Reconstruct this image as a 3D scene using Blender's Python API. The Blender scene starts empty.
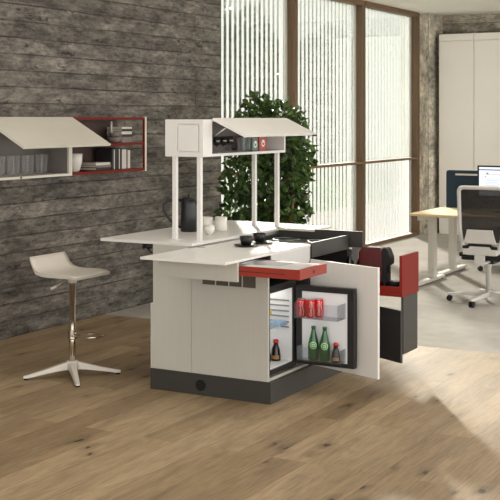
import bpy, bmesh, math, random
from mathutils import Vector, Matrix

C = bpy.context.scene.collection
S = bpy.context.scene
R = math.radians
rnd = random.Random(7)

# ------------------------------------------------------------------ camera, sky, sun, exposure
cam_data = bpy.data.cameras.new('camera')
cam = bpy.data.objects.new('camera', cam_data)
C.objects.link(cam)
cam.location = (0, 0, 1.8)
cam.rotation_euler = (R(90), 0, R(28.9))
cam_data.sensor_width = 36
cam_data.lens = 1159 / 500 * 36
cam_data.shift_y = -132 / 500
cam_data.clip_end = 400
S.camera = cam

world = bpy.data.worlds.new('world')
S.world = world
world.use_nodes = True
bg = world.node_tree.nodes['Background']
bg.inputs['Color'].default_value = (1.0, 0.987, 0.955, 1)
# overcast-bright sky, calmer on the garden side than on the open side of the hall
_wt = world.node_tree
_tc = _wt.nodes.new('ShaderNodeTexCoord')
_sx = _wt.nodes.new('ShaderNodeVectorMath')
_sx.operation = 'DOT_PRODUCT'
_sx.inputs[1].default_value = (0.9, -0.20, 0.1)
_mr = _wt.nodes.new('ShaderNodeMapRange')
_mr.interpolation_type = 'SMOOTHSTEP'
_mr.inputs['From Min'].default_value = -0.25
_mr.inputs['From Max'].default_value = 0.55
_mr.inputs['To Min'].default_value = 0.44
_mr.inputs['To Max'].default_value = 2.0
_wt.links.new(_tc.outputs['Generated'], _sx.inputs[0])
_wt.links.new(_sx.outputs['Value'], _mr.inputs['Value'])
_wt.links.new(_mr.outputs[0], bg.inputs['Strength'])

sun_data = bpy.data.lights.new('sun', 'SUN')
sun_data.energy = 15.5
sun_data.angle = R(3.5)
sun_data.color = (1.0, 0.94, 0.84)
sun = bpy.data.objects.new('sun', sun_data)
C.objects.link(sun)
_e = R(21)
sun_dir = Vector((0.56 * math.cos(_e), -0.83 * math.cos(_e), -math.sin(_e)))
sun.rotation_euler = sun_dir.to_track_quat('-Z', 'Y').to_euler()
sun.location = (-20, 30, 15)

# added unseen area lights, out of frame, brightening the kitchen and the desks
for lname, lx, ly, sx, sy, watts in (('added_ceiling_light', -3.2, 5.0, 3.4, 3.2, 33), ('added_ceiling_light', -2.6, 12.0, 2.5, 4.0, 52)):
    ld = bpy.data.lights.new(lname, 'AREA')
    ld.shape = 'RECTANGLE'; ld.size = sx; ld.size_y = sy
    ld.energy = watts
    ld.color = (1.0, 0.965, 0.89)
    lo = bpy.data.objects.new(lname, ld)
    C.objects.link(lo)
    lo.location = (lx, ly, 3.40)

S.view_settings.view_transform = 'Standard'
S.view_settings.look = 'None'
S.view_settings.gamma = 1
S.view_settings.use_curve_mapping = False
S.view_settings.exposure = 0.6
S.cycles.max_bounces = 12
S.cycles.transparent_max_bounces = 24


# ------------------------------------------------------------------ materials
def lin(c):
    return tuple(((v / 255) / 12.92 if v / 255 <= 0.04045 else ((v / 255 + 0.055) / 1.055) ** 2.4) for v in c) + (1,)


class NT:
    """small wrapper to write node trees briefly"""
    def __init__(self, name):
        self.m = bpy.data.materials.new(name)
        self.m.use_nodes = True
        self.t = self.m.node_tree
        self.b = self.t.nodes['Principled BSDF']
        self.out = self.t.nodes['Material Output']

    def n(self, kind, **kw):
        nd = self.t.nodes.new('ShaderNode' + kind)
        for k, v in kw.items():
            setattr(nd, k, v)
        return nd

    def l(self, a, b):
        self.t.links.new(a, b)

    def coord(self, scale=(1, 1, 1), swap=None):
        tc = self.n('TexCoord')
        v = tc.outputs['Object']
        if swap:
            s = self.n('SeparateXYZ'); self.l(v, s.inputs[0])
            c = self.n('CombineXYZ')
            for i, ax in enumerate(swap):
                if ax:
                    self.l(s.outputs[ax], c.inputs[i])
            v = c.outputs[0]
        mp = self.n('Mapping'); mp.inputs['Scale'].default_value = scale
        self.l(v, mp.inputs['Vector'])
        return mp.outputs[0]

    def noise(self, vec, scale, detail=4, rough=0.55, dist=0.0):
        nd = self.n('TexNoise')
        nd.inputs['Scale'].default_value = scale
        nd.inputs['Detail'].default_value = detail
        nd.inputs['Roughness'].default_value = rough
        nd.inputs['Distortion'].default_value = dist
        self.l(vec, nd.inputs['Vector'])
        return nd.outputs['Fac']

    def ramp(self, fac, stops):
        r = self.n('ValToRGB')
        el = r.color_ramp.elements
        while len(el) < len(stops):
            el.new(0.5)
        for e, (p, c) in zip(el, stops):
            e.position = p
            e.color = c if len(c) == 4 else tuple(c) + (1,)
        self.l(fac, r.inputs[0])
        return r.outputs[0]

    def mix(self, a, b, fac, mode='MIX'):
        m = self.n('Mix', data_type='RGBA', blend_type=mode)
        for sock, v in ((m.inputs[0], fac), (m.inputs[6], a), (m.inputs[7], b)):
            if hasattr(v, 'links') or hasattr(v, 'is_linked'):
                self.l(v, sock)
            else:
                sock.default_value = v
        return m.outputs[2]

    def bump(self, h, strength=0.2, dist=0.01):
        b = self.n('Bump')
        b.inputs['Strength'].default_value = strength
        b.inputs['Distance'].default_value = dist
        self.l(h, b.inputs['Height'])
        self.l(b.outputs[0], self.b.inputs['Normal'])


def g(v):
    return (v, v, v, 1)


def plain(name, rgb, rough=0.5, metal=0.0, var=0.06, scale=14, spec=0.5, coat=0.0):
    t = NT(name)
    c = lin(rgb)
    v = t.noise(t.coord(), scale, 3)
    lo = tuple(x * (1 - var) for x in c[:3]) + (1,)
    hi = tuple(min(1, x * (1 + var)) for x in c[:3]) + (1,)
    t.l(t.ramp(v, [(0.3, lo), (0.7, hi)]), t.b.inputs['Base Color'])
    t.b.inputs['Roughness'].default_value = rough
    t.b.inputs['Metallic'].default_value = metal
    t.b.inputs['Specular IOR Level'].default_value = spec
    t.b.inputs['Coat Weight'].default_value = coat
    return t.m


def laminate(name, rgb, rough=0.45, axis=(1, 1, 1)):
    """matt lacquered panel with a very faint vertical wood-grain emboss"""
    t = NT(name)
    c = lin(rgb)
    v = t.noise(t.coord((60, 60, 2.5)), 1.0, 3)
    t.l(t.ramp(v, [(0.3, tuple(x * 0.975 for x in c[:3]) + (1,)), (0.7, tuple(min(1, x * 1.015) for x in c[:3]) + (1,))]), t.b.inputs['Base Color'])
    t.b.inputs['Roughness'].default_value = rough
    return t.m


def clear_glass(name, tint=(1, 1, 1), opacity=0.06, rough=0.02):
    """thin glass: see-through with a sheen"""
    t = NT(name)
    tr = t.n('BsdfTransparent'); tr.inputs[0].default_value = tuple(tint) + (1,)
    gl = t.n('BsdfGlossy'); gl.inputs['Roughness'].default_value = rough
    fr = t.n('LayerWeight'); fr.inputs[0].default_value = 0.25
    ma = t.n('Math', operation='MULTIPLY_ADD'); ma.inputs[1].default_value = 0.5; ma.inputs[2].default_value = opacity
    t.l(fr.outputs['Fresnel'], ma.inputs[0])
    mx = t.n('MixShader')
    t.l(ma.outputs[0], mx.inputs[0]); t.l(tr.outputs[0], mx.inputs[1]); t.l(gl.outputs[0], mx.inputs[2])
    t.l(mx.outputs[0], t.out.inputs[0])
    return t.m


def sheer(name, rgb, see=0.4, transl=0.6, tint=1.0):
    """white translucent sheet: part of the light goes straight through"""
    t = NT(name)
    tr = t.n('BsdfTransparent'); tr.inputs[0].default_value = g(tint)
    di = t.n('BsdfDiffuse'); di.inputs[0].default_value = lin(rgb)
    tl = t.n('BsdfTranslucent'); tl.inputs[0].default_value = lin(rgb)
    m1 = t.n('MixShader'); m1.inputs[0].default_value = transl
    t.l(di.outputs[0], m1.inputs[1]); t.l(tl.outputs[0], m1.inputs[2])
    m2 = t.n('MixShader'); m2.inputs[0].default_value = 1 - see
    t.l(tr.outputs[0], m2.inputs[1]); t.l(m1.outputs[0], m2.inputs[2])
    t.l(m2.outputs[0], t.out.inputs[0])
    return t.m


def emit(name, rgb, s):
    t = NT(name)
    e = t.n('Emission'); e.inputs[0].default_value = lin(rgb); e.inputs[1].default_value = s
    t.l(e.outputs[0], t.out.inputs[0])
    return t.m


def concrete_boards(name, swap, base=(101, 97, 91), row=0.137, width=6.3):
    """board-marked concrete: courses of rough planks, streaks, blow holes"""
    t = NT(name)
    v = t.coord(swap=swap)

    def mapped(vec, sc):
        mp = t.n('Mapping'); mp.inputs['Scale'].default_value = sc; t.l(vec, mp.inputs['Vector'])
        return mp.outputs[0]
    # wobble so that the courses are not ruler-straight
    wob = t.n('TexNoise'); wob.inputs['Scale'].default_value = 2.2; wob.inputs['Detail'].default_value = 4
    t.l(v, wob.inputs['Vector'])
    va = t.n('VectorMath', operation='MULTIPLY'); va.inputs[1].default_value = (0.1, 0.022, 0.0)
    sb = t.n('VectorMath', operation='SUBTRACT'); sb.inputs[1].default_value = (0.5, 0.5, 0.5)
    t.l(wob.outputs['Color'], sb.inputs[0]); t.l(sb.outputs[0], va.inputs[0])
    ad = t.n('VectorMath', operation='ADD'); t.l(v, ad.inputs[0]); t.l(va.outputs[0], ad.inputs[1])
    br = t.n('TexBrick', offset=0.37, offset_frequency=2, squash=1.0)
    for k_, v_ in (('Scale', 1), ('Brick Width', width), ('Row Height', row), ('Mortar Size', 0.011), ('Mortar Smooth', 1.0)):
        br.inputs[k_].default_value = v_
    br.inputs['Color1'].default_value = g(0.0)
    br.inputs['Color2'].default_value = g(1.0)
    br.inputs['Mortar'].default_value = g(0.5)
    t.l(ad.outputs[0], br.inputs['Vector'])
    off = t.n('CombineXYZ'); t.l(br.outputs['Color'], off.inputs[2])
    sc = t.n('VectorMath', operation='SCALE'); sc.inputs['Scale'].default_value = 3.0; t.l(off.outputs[0], sc.inputs[0])
    vo = t.n('VectorMath', operation='ADD'); t.l(v, vo.inputs[0]); t.l(sc.outputs[0], vo.inputs[1])
    streak = t.noise(mapped(vo.outputs[0], (2.2, 26, 3)), 1.0, 7, 0.7, 0.3)
    blot = t.noise(mapped(v, (2.6, 6.5, 3)), 1.0, 8, 0.68, 0.2)
    fine = t.noise(mapped(v, (14, 40, 5)), 1.0, 6, 0.7)
    big = t.noise(v, 0.6, 3, 0.6)
    b = lin(base)

    def k(f, w=0.0): return (b[0] * f * (1 + w), b[1] * f, b[2] * f * (1 - w), 1)
    c1 = t.ramp(streak, [(0.30, k(0.50)), (0.5, k(1.1)), (0.68, k(2.0, 0.02))])
    c2 = t.ramp(blot, [(0.34, k(0.30)), (0.47, k(0.95)), (0.64, k(2.1, 0.02))])
    c = t.mix(c1, c2, 0.6)
    c = t.mix(c, t.ramp(fine, [(0.32, g(0.5)), (0.5, g(1.0)), (0.7, g(1.45))]), 1.0, 'MULTIPLY')
    c = t.mix(c, t.ramp(br.outputs['Color'], [(0.0, g(0.80)), (1.0, g(1.15))]), 1.0, 'MULTIPLY')
    c = t.mix(c, t.ramp(big, [(0.3, g(0.82)), (0.7, g(1.15))]), 1.0, 'MULTIPLY')
    # joints between boards, broken up
    jn = t.ramp(t.noise(mapped(v, (1.8, 9, 3)), 1.0, 4), [(0.36, g(0.15)), (0.60, g(0.85))])
    c = t.mix(c, k(0.22), t.mix(t.ramp(br.outputs['Fac'], [(0.1, g(0.0)), (0.9, g(1.0))]), jn, 1.0, 'MULTIPLY'))
    scar = t.noise(mapped(v, (5, 13, 5)), 1.0, 6, 0.72, 0.4)
    c = t.mix(c, k(0.20), t.ramp(scar, [(0.60, g(0)), (0.66, g(0.8))]))
    t.l(c, t.b.inputs['Base Color'])
    t.b.inputs['Roughness'].default_value = 0.9
    t.b.inputs['Specular IOR Level'].default_value = 0.2
    h = t.mix(blot, fine, 0.5)
    h = t.mix(h, g(0), t.ramp(br.outputs['Fac'], [(0, g(0)), (1, g(1))]))
    t.bump(h, 0.7, 0.015)
    return t.m


def oak_planks(name):
    t = NT(name)
    v = t.coord(swap=('Y', 'X', None))
    br = t.n('TexBrick', offset=0.41, offset_frequency=2, squash=1.0)
    br.inputs['Scale'].default_value = 1
    br.inputs['Brick Width'].default_value = 2.1
    br.inputs['Row Height'].default_value = 0.205
    br.inputs['Mortar Size'].default_value = 0.0011
    br.inputs['Mortar Smooth'].default_value = 0.2
    br.inputs['Color1'].default_value = g(0)
    br.inputs['Color2'].default_value = g(1)
    br.inputs['Mortar'].default_value = g(0.5)
    t.l(v, br.inputs['Vector'])
    off = t.n('CombineXYZ'); t.l(br.outputs['Color'], off.inputs[2]); t.l(br.outputs['Color'], off.inputs[0])
    sc = t.n('VectorMath', operation='SCALE'); sc.inputs['Scale'].default_value = 11.0; t.l(off.outputs[0], sc.inputs[0])
    vo = t.n('VectorMath', operation='ADD'); t.l(v, vo.inputs[0]); t.l(sc.outputs[0], vo.inputs[1])
    mp = t.n('Mapping'); mp.inputs['Scale'].default_value = (1.5, 8, 1); t.l(vo.outputs[0], mp.inputs['Vector'])
    cloud = t.noise(mp.outputs[0], 1.0, 8, 0.62, 0.8)
    mp2 = t.n('Mapping'); mp2.inputs['Scale'].default_value = (6.0, 75, 1); t.l(vo.outputs[0], mp2.inputs['Vector'])
    grain = t.noise(mp2.outputs[0], 1.0, 4, 0.6, 0.5)
    # cathedral figure
    wv = t.n('TexWave', wave_type='BANDS', bands_direction='Y')
    wv.inputs['Scale'].default_value = 7.5; wv.inputs['Distortion'].default_value = 9.0
    wv.inputs['Detail'].default_value = 2.0; wv.inputs['Detail Scale'].default_value = 0.35
    mp3 = t.n('Mapping'); mp3.inputs['Scale'].default_value = (0.55, 1.6, 1); t.l(vo.outputs[0], mp3.inputs['Vector'])
    t.l(mp3.outputs[0], wv.inputs['Vector'])
    base = t.ramp(br.outputs['Color'], [(0.0, lin((141, 120, 92))), (0.5, lin((156, 134, 104))), (1.0, lin((171, 149, 118)))])
    c = t.mix(base, t.ramp(cloud, [(0.28, g(0.66)), (0.5, g(0.97)), (0.72, g(1.2))]), 1.0, 'MULTIPLY')
    c = t.mix(c, t.ramp(grain, [(0.3, g(0.78)), (0.6, g(1.08))]), 1.0, 'MULTIPLY')
    c = t.mix(c, t.ramp(wv.outputs['Color'], [(0.0, g(0.84)), (0.55, g(1.04))]), 0.25, 'MULTIPLY')
    # knots and dark checks
    mp4 = t.n('Mapping'); mp4.inputs['Scale'].default_value = (1.7, 4.4, 1); t.l(vo.outputs[0], mp4.inputs['Vector'])
    dn = t.n('TexNoise'); dn.inputs['Scale'].default_value = 5; t.l(mp4.outputs[0], dn.inputs['Vector'])
    ds = t.n('VectorMath', operation='SCALE'); ds.inputs['Scale'].default_value = 0.24; t.l(dn.outputs['Color'], ds.inputs[0])
    da = t.n('VectorMath', operation='ADD'); t.l(mp4.outputs[0], da.inputs[0]); t.l(ds.outputs[0], da.inputs[1])
    vr = t.n('TexVoronoi', voronoi_dimensions='2D'); vr.inputs['Scale'].default_value = 1.15; t.l(da.outputs[0], vr.inputs['Vector'])
    knot = t.ramp(vr.outputs['Distance'], [(0.0, g(0.95)), (0.04, g(0.9)), (0.075, g(0.4)), (0.26, g(0))])
    gate = t.ramp(t.noise(v, 1.7, 2), [(0.535, g(0)), (0.61, g(1))])
    c = t.mix(c, lin((40, 26, 16)), t.mix(knot, gate, 1.0, 'MULTIPLY'))
    c = t.mix(c, lin((70, 52, 36)), t.ramp(br.outputs['Fac'], [(0, g(0)), (1, g(0.75))]))
    t.l(c, t.b.inputs['Base Color'])
    t.l(t.ramp(grain, [(0, g(0.52)), (1, g(0.42))]), t.b.inputs['Roughness'])
    t.b.inputs['Specular IOR Level'].default_value = 0.35
    t.bump(grain, 0.08, 0.004)
    return t.m


def screed(name):
    t = NT(name)
    v = t.coord()
    n1 = t.noise(v, 0.9, 6, 0.6); n2 = t.noise(v, 7, 5, 0.6)
    c = t.ramp(n1, [(0.3, lin((162, 158, 152))), (0.7, lin((180, 176, 169)))])
    c = t.mix(c, t.ramp(n2, [(0.3, g(0.93)), (0.7, g(1.05))]), 1.0, 'MULTIPLY')
    t.l(c, t.b.inputs['Base Color'])
    t.b.inputs['Roughness'].default_value = 0.9
    t.b.inputs['Specular IOR Level'].default_value = 0.0
    return t.m


def wood(name, rgb, axis='X', rough=0.5):
    t = NT(name)
    s = {'X': (2, 40, 40), 'Y': (40, 2, 40), 'Z': (40, 40, 2)}[axis]
    n = t.noise(t.coord(s), 1.0, 5, 0.6, 0.6)
    c = lin(rgb)
    t.l(t.ramp(n, [(0.28, tuple(x * 0.72 for x in c[:3]) + (1,)), (0.7, tuple(min(1, x * 1.15) for x in c[:3]) + (1,))]), t.b.inputs['Base Color'])
    t.b.inputs['Roughness'].default_value = rough
    return t.m


def leafmat(name, dark, light, transl=0.25):
    t = NT(name)
    ge = t.n('NewGeometry')
    c = t.ramp(ge.outputs['Random Per Island'], [(0.0, lin(dark)), (1.0, lin(light))])
    t.l(c, t.b.inputs['Base Color'])
    t.b.inputs['Roughness'].default_value = 0.4
    tl = t.n('BsdfTranslucent'); t.l(c, tl.inputs[0])
    mx = t.n('MixShader'); mx.inputs[0].default_value = transl
    t.l(t.b.outputs[0], mx.inputs[1]); t.l(tl.outputs[0], mx.inputs[2]); t.l(mx.outputs[0], t.out.inputs[0])
    return t.m


M = dict(
    concrete=concrete_boards('board marked concrete', ('Y', 'Z', 'X')),
    concrete_back=concrete_boards('board marked concrete back', ('X', 'Z', 'Y'), (156, 149, 136)),
    column=concrete_boards('board marked concrete column', ('Z', 'X', 'Y'), (172, 166, 152), row=0.16),
    oak=oak_planks('oak planks'),
    screed=screed('grey screed'),
    ceiling=plain('ceiling paint', (236, 231, 222), 0.9, var=0.015, scale=3),
    brown=wood('brown stained timber', (104, 82, 58), 'Z', 0.6),
    brown_y=wood('brown stained timber rail', (116, 92, 66), 'Y', 0.6),
    alu=plain('painted aluminium', (205, 203, 196), 0.4, 0.2),
    white=laminate('white laminate', (191, 189, 180)),
    door_white=laminate('lighter white laminate', (220, 217, 212)),  # lighter than the laminate of the cabinet panels
    white_top=plain('white worktop', (222, 220, 216), 0.38, var=0.015, scale=5),
    grey_white=plain('light grey lacquer', (206, 205, 204), 0.4, var=0.02),
    cream=plain('cream laminate', (214, 208, 188), 0.45, var=0.02),
    flap_white=plain('warm white lacquer', (222, 218, 205), 0.42, var=0.02, scale=4),
    mauve=plain('taupe cabinet lining', (124, 117, 113), 0.6, var=0.02),
    dark=plain('anthracite lacquer', (57, 55, 52), 0.5, var=0.05),
    dark2=plain('dark graphite lacquer', (48, 47, 47), 0.42, var=0.04),
    black=plain('black plastic', (22, 21, 21), 0.42, var=0.05),
    soft_black=plain('black rubber', (9, 9, 9), 0.7, var=0.05),
    gloss_black=plain('black glass ceramic', (14, 14, 13), 0.12, var=0.0, spec=0.3),
    red=plain('brick red lacquer', (122, 30, 20), 0.5, var=0.03, spec=0.2),
    drawer_red=plain('brick red drawer lacquer', (146, 46, 31), 0.45, var=0.02),
    shelf_lining=plain('brownish shelf back', (86, 66, 60), 0.7, var=0.05),
    shelf_red=plain('oxide red steel', (112, 26, 17), 0.55, var=0.04, spec=0.2),
    wine=plain('wine red gloss plastic', (74, 3, 9), 0.14, var=0.02, coat=0.6),
    chrome=plain('warm chrome', (214, 204, 190), 0.16, 1.0, var=0.0),
    steel=plain('brushed steel', (188, 188, 186), 0.3, 1.0, var=0.02),
    stool=plain('warm grey moulded plastic', (206, 200, 190), 0.45, var=0.02),
    ceramic=plain('white porcelain', (226, 222, 214), 0.25, var=0.01, coat=0.2),
    stoneware=plain('black stoneware', (15, 15, 16), 0.35, var=0.1, scale=40),
    pot=plain('black ribbed enamel', (30, 30, 31), 0.4, var=0.08),
    mesh_black=plain('dark chair mesh', (40, 36, 34), 0.85, var=0.2, scale=300),
    chair_grey=plain('light grey nylon', (206, 203, 198), 0.45, var=0.02),
    navy=plain('navy felt', (31, 49, 63), 0.95, var=0.12, scale=120),
    oak_top=wood('pale oak desktop', (222, 196, 150), 'X', 0.45),
    leg_grey=plain('silver grey powder coat', (202, 197, 188), 0.5, var=0.01),
    wardrobe=plain('beige wardrobe lacquer', (230, 224, 215), 0.55, var=0.015, scale=2),
    liner=plain('white fridge liner', (228, 230, 232), 0.4, var=0.01),
    cola=plain('red can lacquer', (206, 16, 22), 0.28, 0.2, var=0.02),
    can_white=plain('white can print', (240, 238, 236), 0.35, var=0.0),
    green_label=plain('pale green label', (176, 216, 160), 0.5, var=0.03),
    soy_cap=plain('red bottle cap', (190, 40, 26), 0.4, var=0.03),
    soy_label=plain('yellow brown label', (150, 112, 60), 0.55, var=0.15, scale=60),
    yellow=plain('yellow lid', (222, 186, 40), 0.45, var=0.03),
    ice=plain('ice blue plastic', (150, 178, 204), 0.35, var=0.1, scale=30),
    bark=wood('brown bark', (112, 84, 56), 'Z', 0.9),
    leaf=leafmat('glossy ficus leaf', (32, 50, 22), (84, 112, 52)),
    tree_dark=leafmat('dark tree leaf', (34, 52, 38), (66, 90, 70), 0.2),
    tree_pale=leafmat('pale tree leaf', (90, 104, 70), (150, 162, 122), 0.3),
    tin_green=plain('grey green tin', (104, 124, 112), 0.45, var=0.04),
    tin_red=plain('coral red tin', (172, 82, 68), 0.45, var=0.03),
    terracotta=plain('taupe plant pot', (120, 112, 102), 0.7, var=0.06),
    book_white=plain('white book cover', (200, 194, 184), 0.6, var=0.04),
    book_dark=plain('dark book cover', (38, 34, 34), 0.6, var=0.08),
    book_grey=plain('grey book cover', (120, 112, 106), 0.6, var=0.05),
    paper=plain('book pages', (222, 214, 198), 0.8, var=0.08, scale=90),
    glass=clear_glass('window glass', (0.97, 0.985, 0.985), 0.03),
    bin=clear_glass('frosted fridge plastic', (0.93, 0.95, 0.97), 0.05, 0.25),
    runner_grey=plain('grey fridge runner', (128, 128, 128), 0.5),
    vent_glass=plain('grey smoked panel', (92, 89, 84), 0.12, var=0.0),
    smoke=clear_glass('smoked glass', (0.10, 0.09, 0.09), 0.12),
    bottle_green=None,
    dimming=sheer('milky glass film', (238, 240, 236), 0.985, 0.75, 0.76),  # added film, its tint dims the light through the lower panes
    vane=sheer('white louvre vane', (246, 248, 248), 0.06, 0.68),
)
_t = NT('drinking glass'); _a = _t.n('BsdfTransparent'); _d = _t.n('BsdfDiffuse'); _d.inputs[0].default_value = g(0.8); _w = _t.n('LayerWeight'); _w.inputs[0].default_value = 0.35
_m1 = _t.n('Math', operation='MULTIPLY_ADD'); _m1.inputs[1].default_value = 0.20; _m1.inputs[2].default_value = 0.025; _t.l(_w.outputs['Facing'], _m1.inputs[0])  # white towards the edges, painted in place of rim reflections
_x = _t.n('MixShader'); _t.l(_m1.outputs[0], _x.inputs[0]); _t.l(_a.outputs[0], _x.inputs[1]); _t.l(_d.outputs[0], _x.inputs[2]); _t.l(_x.outputs[0], _t.out.inputs[0])
M['tumbler'] = _t.m
_t = NT('green bottle glass'); _t.b.inputs['Base Color'].default_value = lin((16, 92, 36)); _t.b.inputs['Roughness'].default_value = 0.12
_t.b.inputs['Transmission Weight'].default_value = 0.25; _t.b.inputs['Coat Weight'].default_value = 0.4
M['bottle_green'] = _t.m
_t = NT('dark soy glass'); _t.b.inputs['Base Color'].default_value = lin((24, 10, 8)); _t.b.inputs['Roughness'].default_value = 0.1
M['soy'] = _t.m
_t = NT('lawn'); _n = _t.noise(_t.coord(), 2.2, 6)
_t.l(_t.ramp(_n, [(0.3, lin((52, 86, 34))), (0.7, lin((74, 108, 50)))]), _t.b.inputs['Base Color']); _t.b.inputs['Roughness'].default_value = 1.0; _t.b.inputs['Specular IOR Level'].default_value = 0
M['lawn'] = _t.m
M['paving'] = plain('pale paving', (140, 136, 128), 1.0, var=0.05, scale=2, spec=0.0)
# chair mesh lets a little of what is behind show
_t = NT('open weave mesh'); _tr = _t.n('BsdfTransparent'); _mx = _t.n('MixShader'); _mx.inputs[0].default_value = 0.965
_t.b.inputs['Base Color'].default_value = lin((40, 36, 34)); _t.b.inputs['Roughness'].default_value = 0.85
_wn = _t.noise(_t.coord(), 60, 2); _t.l(_t.ramp(_wn, [(0.3, lin((34, 30, 28))), (0.7, lin((52, 47, 44)))]), _t.b.inputs['Base Color'])
_t.l(_tr.outputs[0], _mx.inputs[1]); _t.l(_t.b.outputs[0], _mx.inputs[2]); _t.l(_mx.outputs[0], _t.out.inputs[0])
M['weave'] = _t.m
M['screen_white'] = emit('lit page', (236, 240, 246), 0.85)
M['screen_bar'] = emit('lit navy bar', (52, 70, 110), 0.8)
M['screen_grey'] = emit('lit grey text', (160, 170, 182), 0.8)
M['screen_red'] = emit('lit red text', (226, 120, 110), 0.8)
M['screen_dark'] = emit('lit dark mark', (60, 70, 84), 0.8)
M['fridge_lamp'] = emit('fridge lamp', (255, 250, 240), 1.6)


# ------------------------------------------------------------------ mesh helpers
def BM():
    return bmesh.new()


def bx(bm, x0, x1, y0, y1, z0, z1, bev=0.0, rot=None, piv=None, mi=0):
    r = bmesh.ops.create_cube(bm, size=1)
    vs = r['verts']
    for v in vs:
        v.co = Vector(((x0 + x1) / 2 + v.co.x * (x1 - x0), (y0 + y1) / 2 + v.co.y * (y1 - y0), (z0 + z1) / 2 + v.co.z * (z1 - z0)))
    fs = {f for v in vs for f in v.link_faces}
    for f in fs:
        f.material_index = mi
    if bev > 0:
        es = list({e for v in vs for e in v.link_edges})
        rr = bmesh.ops.bevel(bm, geom=es, offset=bev, segments=2, profile=0.7, affect='EDGES')
        vs = list({v for f in rr['faces'] for v in f.verts} | {v for v in vs if v.is_valid})
        for f in rr['faces']:
            f.material_index = mi
    if rot is not None:
        bmesh.ops.rotate(bm, verts=vs, cent=piv or Vector((0, 0, 0)), matrix=rot)
    return vs


def lathe(bm, cx, cy, prof, seg=24, cap=True, mi=0, ribs=0, rib=0.0):
    """prof: list of (radius, z) from bottom to top"""
    rings = []
    for r_, z in prof:
        ring = []
        for i in range(seg):
            a = 2 * math.pi * i / seg
            rr = r_ * (1 + (rib * math.cos(ribs * a) if ribs else 0))
            ring.append(bm.verts.new((cx + rr * math.cos(a), cy + rr * math.sin(a), z)))
        rings.append(ring)
    for a, b in zip(rings[:-1], rings[1:]):
        for i in range(seg):
            f = bm.faces.new((a[i], a[(i + 1) % seg], b[(i + 1) % seg], b[i])); f.smooth = True; f.material_index = mi
    if cap:
        f = bm.faces.new(rings[0][::-1]); f.material_index = mi
        f = bm.faces.new(rings[-1]); f.material_index = mi


def tube(bm, pts, rad, seg=10, mi=0, closed=False):
    pts = [Vector(p) for p in pts]
    n = len(pts)
    rads = rad if isinstance(rad, (list, tuple)) else [rad] * n
    rings = []
    up = None
    for i, p in enumerate(pts):
        if closed:
            d = (pts[(i + 1) % n] - pts[i - 1]).normalized()
        else:
            d = (pts[min(i + 1, n - 1)] - pts[max(i - 1, 0)]).normalized()
        if up is None:
            up = Vector((0, 0, 1)) if abs(d.z) < 0.9 else Vector((1, 0, 0))
        s = d.cross(up)
        if s.length < 1e-5:
            s = d.orthogonal()
        s.normalize(); up = s.cross(d).normalized()
        rings.append([bm.verts.new(p + (s * math.cos(2 * math.pi * k / seg) + up * math.sin(2 * math.pi * k / seg)) * rads[i]) for k in range(seg)])
    pairs = list(zip(rings[:-1], rings[1:])) + ([(rings[-1], rings[0])] if closed else [])
    for a, b in pairs:
        for k in range(seg):
            f = bm.faces.new((a[k], a[(k + 1) % seg], b[(k + 1) % seg], b[k])); f.smooth = True; f.material_index = mi
    if not closed:
        bm.faces.new(rings[0][::-1]).material_index = mi
        bm.faces.new(rings[-1]).material_index = mi


def prism(bm, poly, axis, a0, a1, bev=0.0, mi=0):
    """poly: 2-D outline in the plane normal to axis (X: (y,z), Y: (x,z), Z: (x,y)), extruded from a0 to a1"""
    def pt(p, a):
        return {'X': (a, p[0], p[1]), 'Y': (p[0], a, p[1]), 'Z': (p[0], p[1], a)}[axis]
    A = [bm.verts.new(pt(p, a0)) for p in poly]
    B = [bm.verts.new(pt(p, a1)) for p in poly]
    n = len(poly)
    fs = [bm.faces.new(A), bm.faces.new(B[::-1])]
    for i in range(n):
        fs.append(bm.faces.new((A[i], B[i], B[(i + 1) % n], A[(i + 1) % n])))
    for f in fs:
        f.material_index = mi
    if bev > 0:
        es = list({e for f in fs for e in f.edges})
        bmesh.ops.bevel(bm, geom=es, offset=bev, segments=2, profile=0.7, affect='EDGES')
    return A + B


def wloc(o):
    v = Vector((0, 0, 0))
    while o:
        v += o.location; o = o.parent
    return v


def obj(name, bm, m, parent=None, smooth=False, local=False):
    """link a bmesh drawn in world coordinates as ONE mesh object (shifted into its parent's space)"""
    bmesh.ops.recalc_face_normals(bm, faces=bm.faces)
    if parent is not None and not local:
        bmesh.ops.translate(bm, verts=bm.verts, vec=-wloc(parent))
    me = bpy.data.meshes.new(name)
    bm.to_mesh(me); bm.free()
    for mm in (m if isinstance(m, (list, tuple)) else [m]):
        me.materials.append(M[mm] if isinstance(mm, str) else mm)
    if smooth:
        for p in me.polygons:
            p.use_smooth = True
    o = bpy.data.objects.new(name, me)
    C.objects.link(o)
    if parent is not None:
        o.parent = parent
    return o


def tag(o, label=None, cat=None, group=None, kind=None):
    for k, v in (('label', label), ('category', cat), ('group', group), ('kind', kind)):
        if v:
            o[k] = v
    return o


def thing(name, label, cat, loc, group=None):
    o = bpy.data.objects.new(name, None)
    o.empty_display_size = 0.05
    C.objects.link(o)
    o.location = loc
    return tag(o, label, cat, group)


def struct(name, bm, m):
    return tag(obj(name, bm, m), kind='structure')


def copy_tree(o, loc=None, rz=None, label=None, parent=None):
    c = o.copy()
    C.objects.link(c)
    if parent is not None:
        c.parent = parent
    if loc is not None:
        c.location = loc
    if rz is not None:
        c.rotation_euler = (0, 0, rz)
    if label:
        c['label'] = label
    for ch in list(o.children):
        copy_tree(ch, parent=c)
    return c


def box(name, x0, x1, y0, y1, z0, z1, m, parent=None, bev=0.002):
    b = BM(); bx(b, x0, x1, y0, y1, z0, z1, bev)
    return obj(name, b, m, parent)


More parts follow.
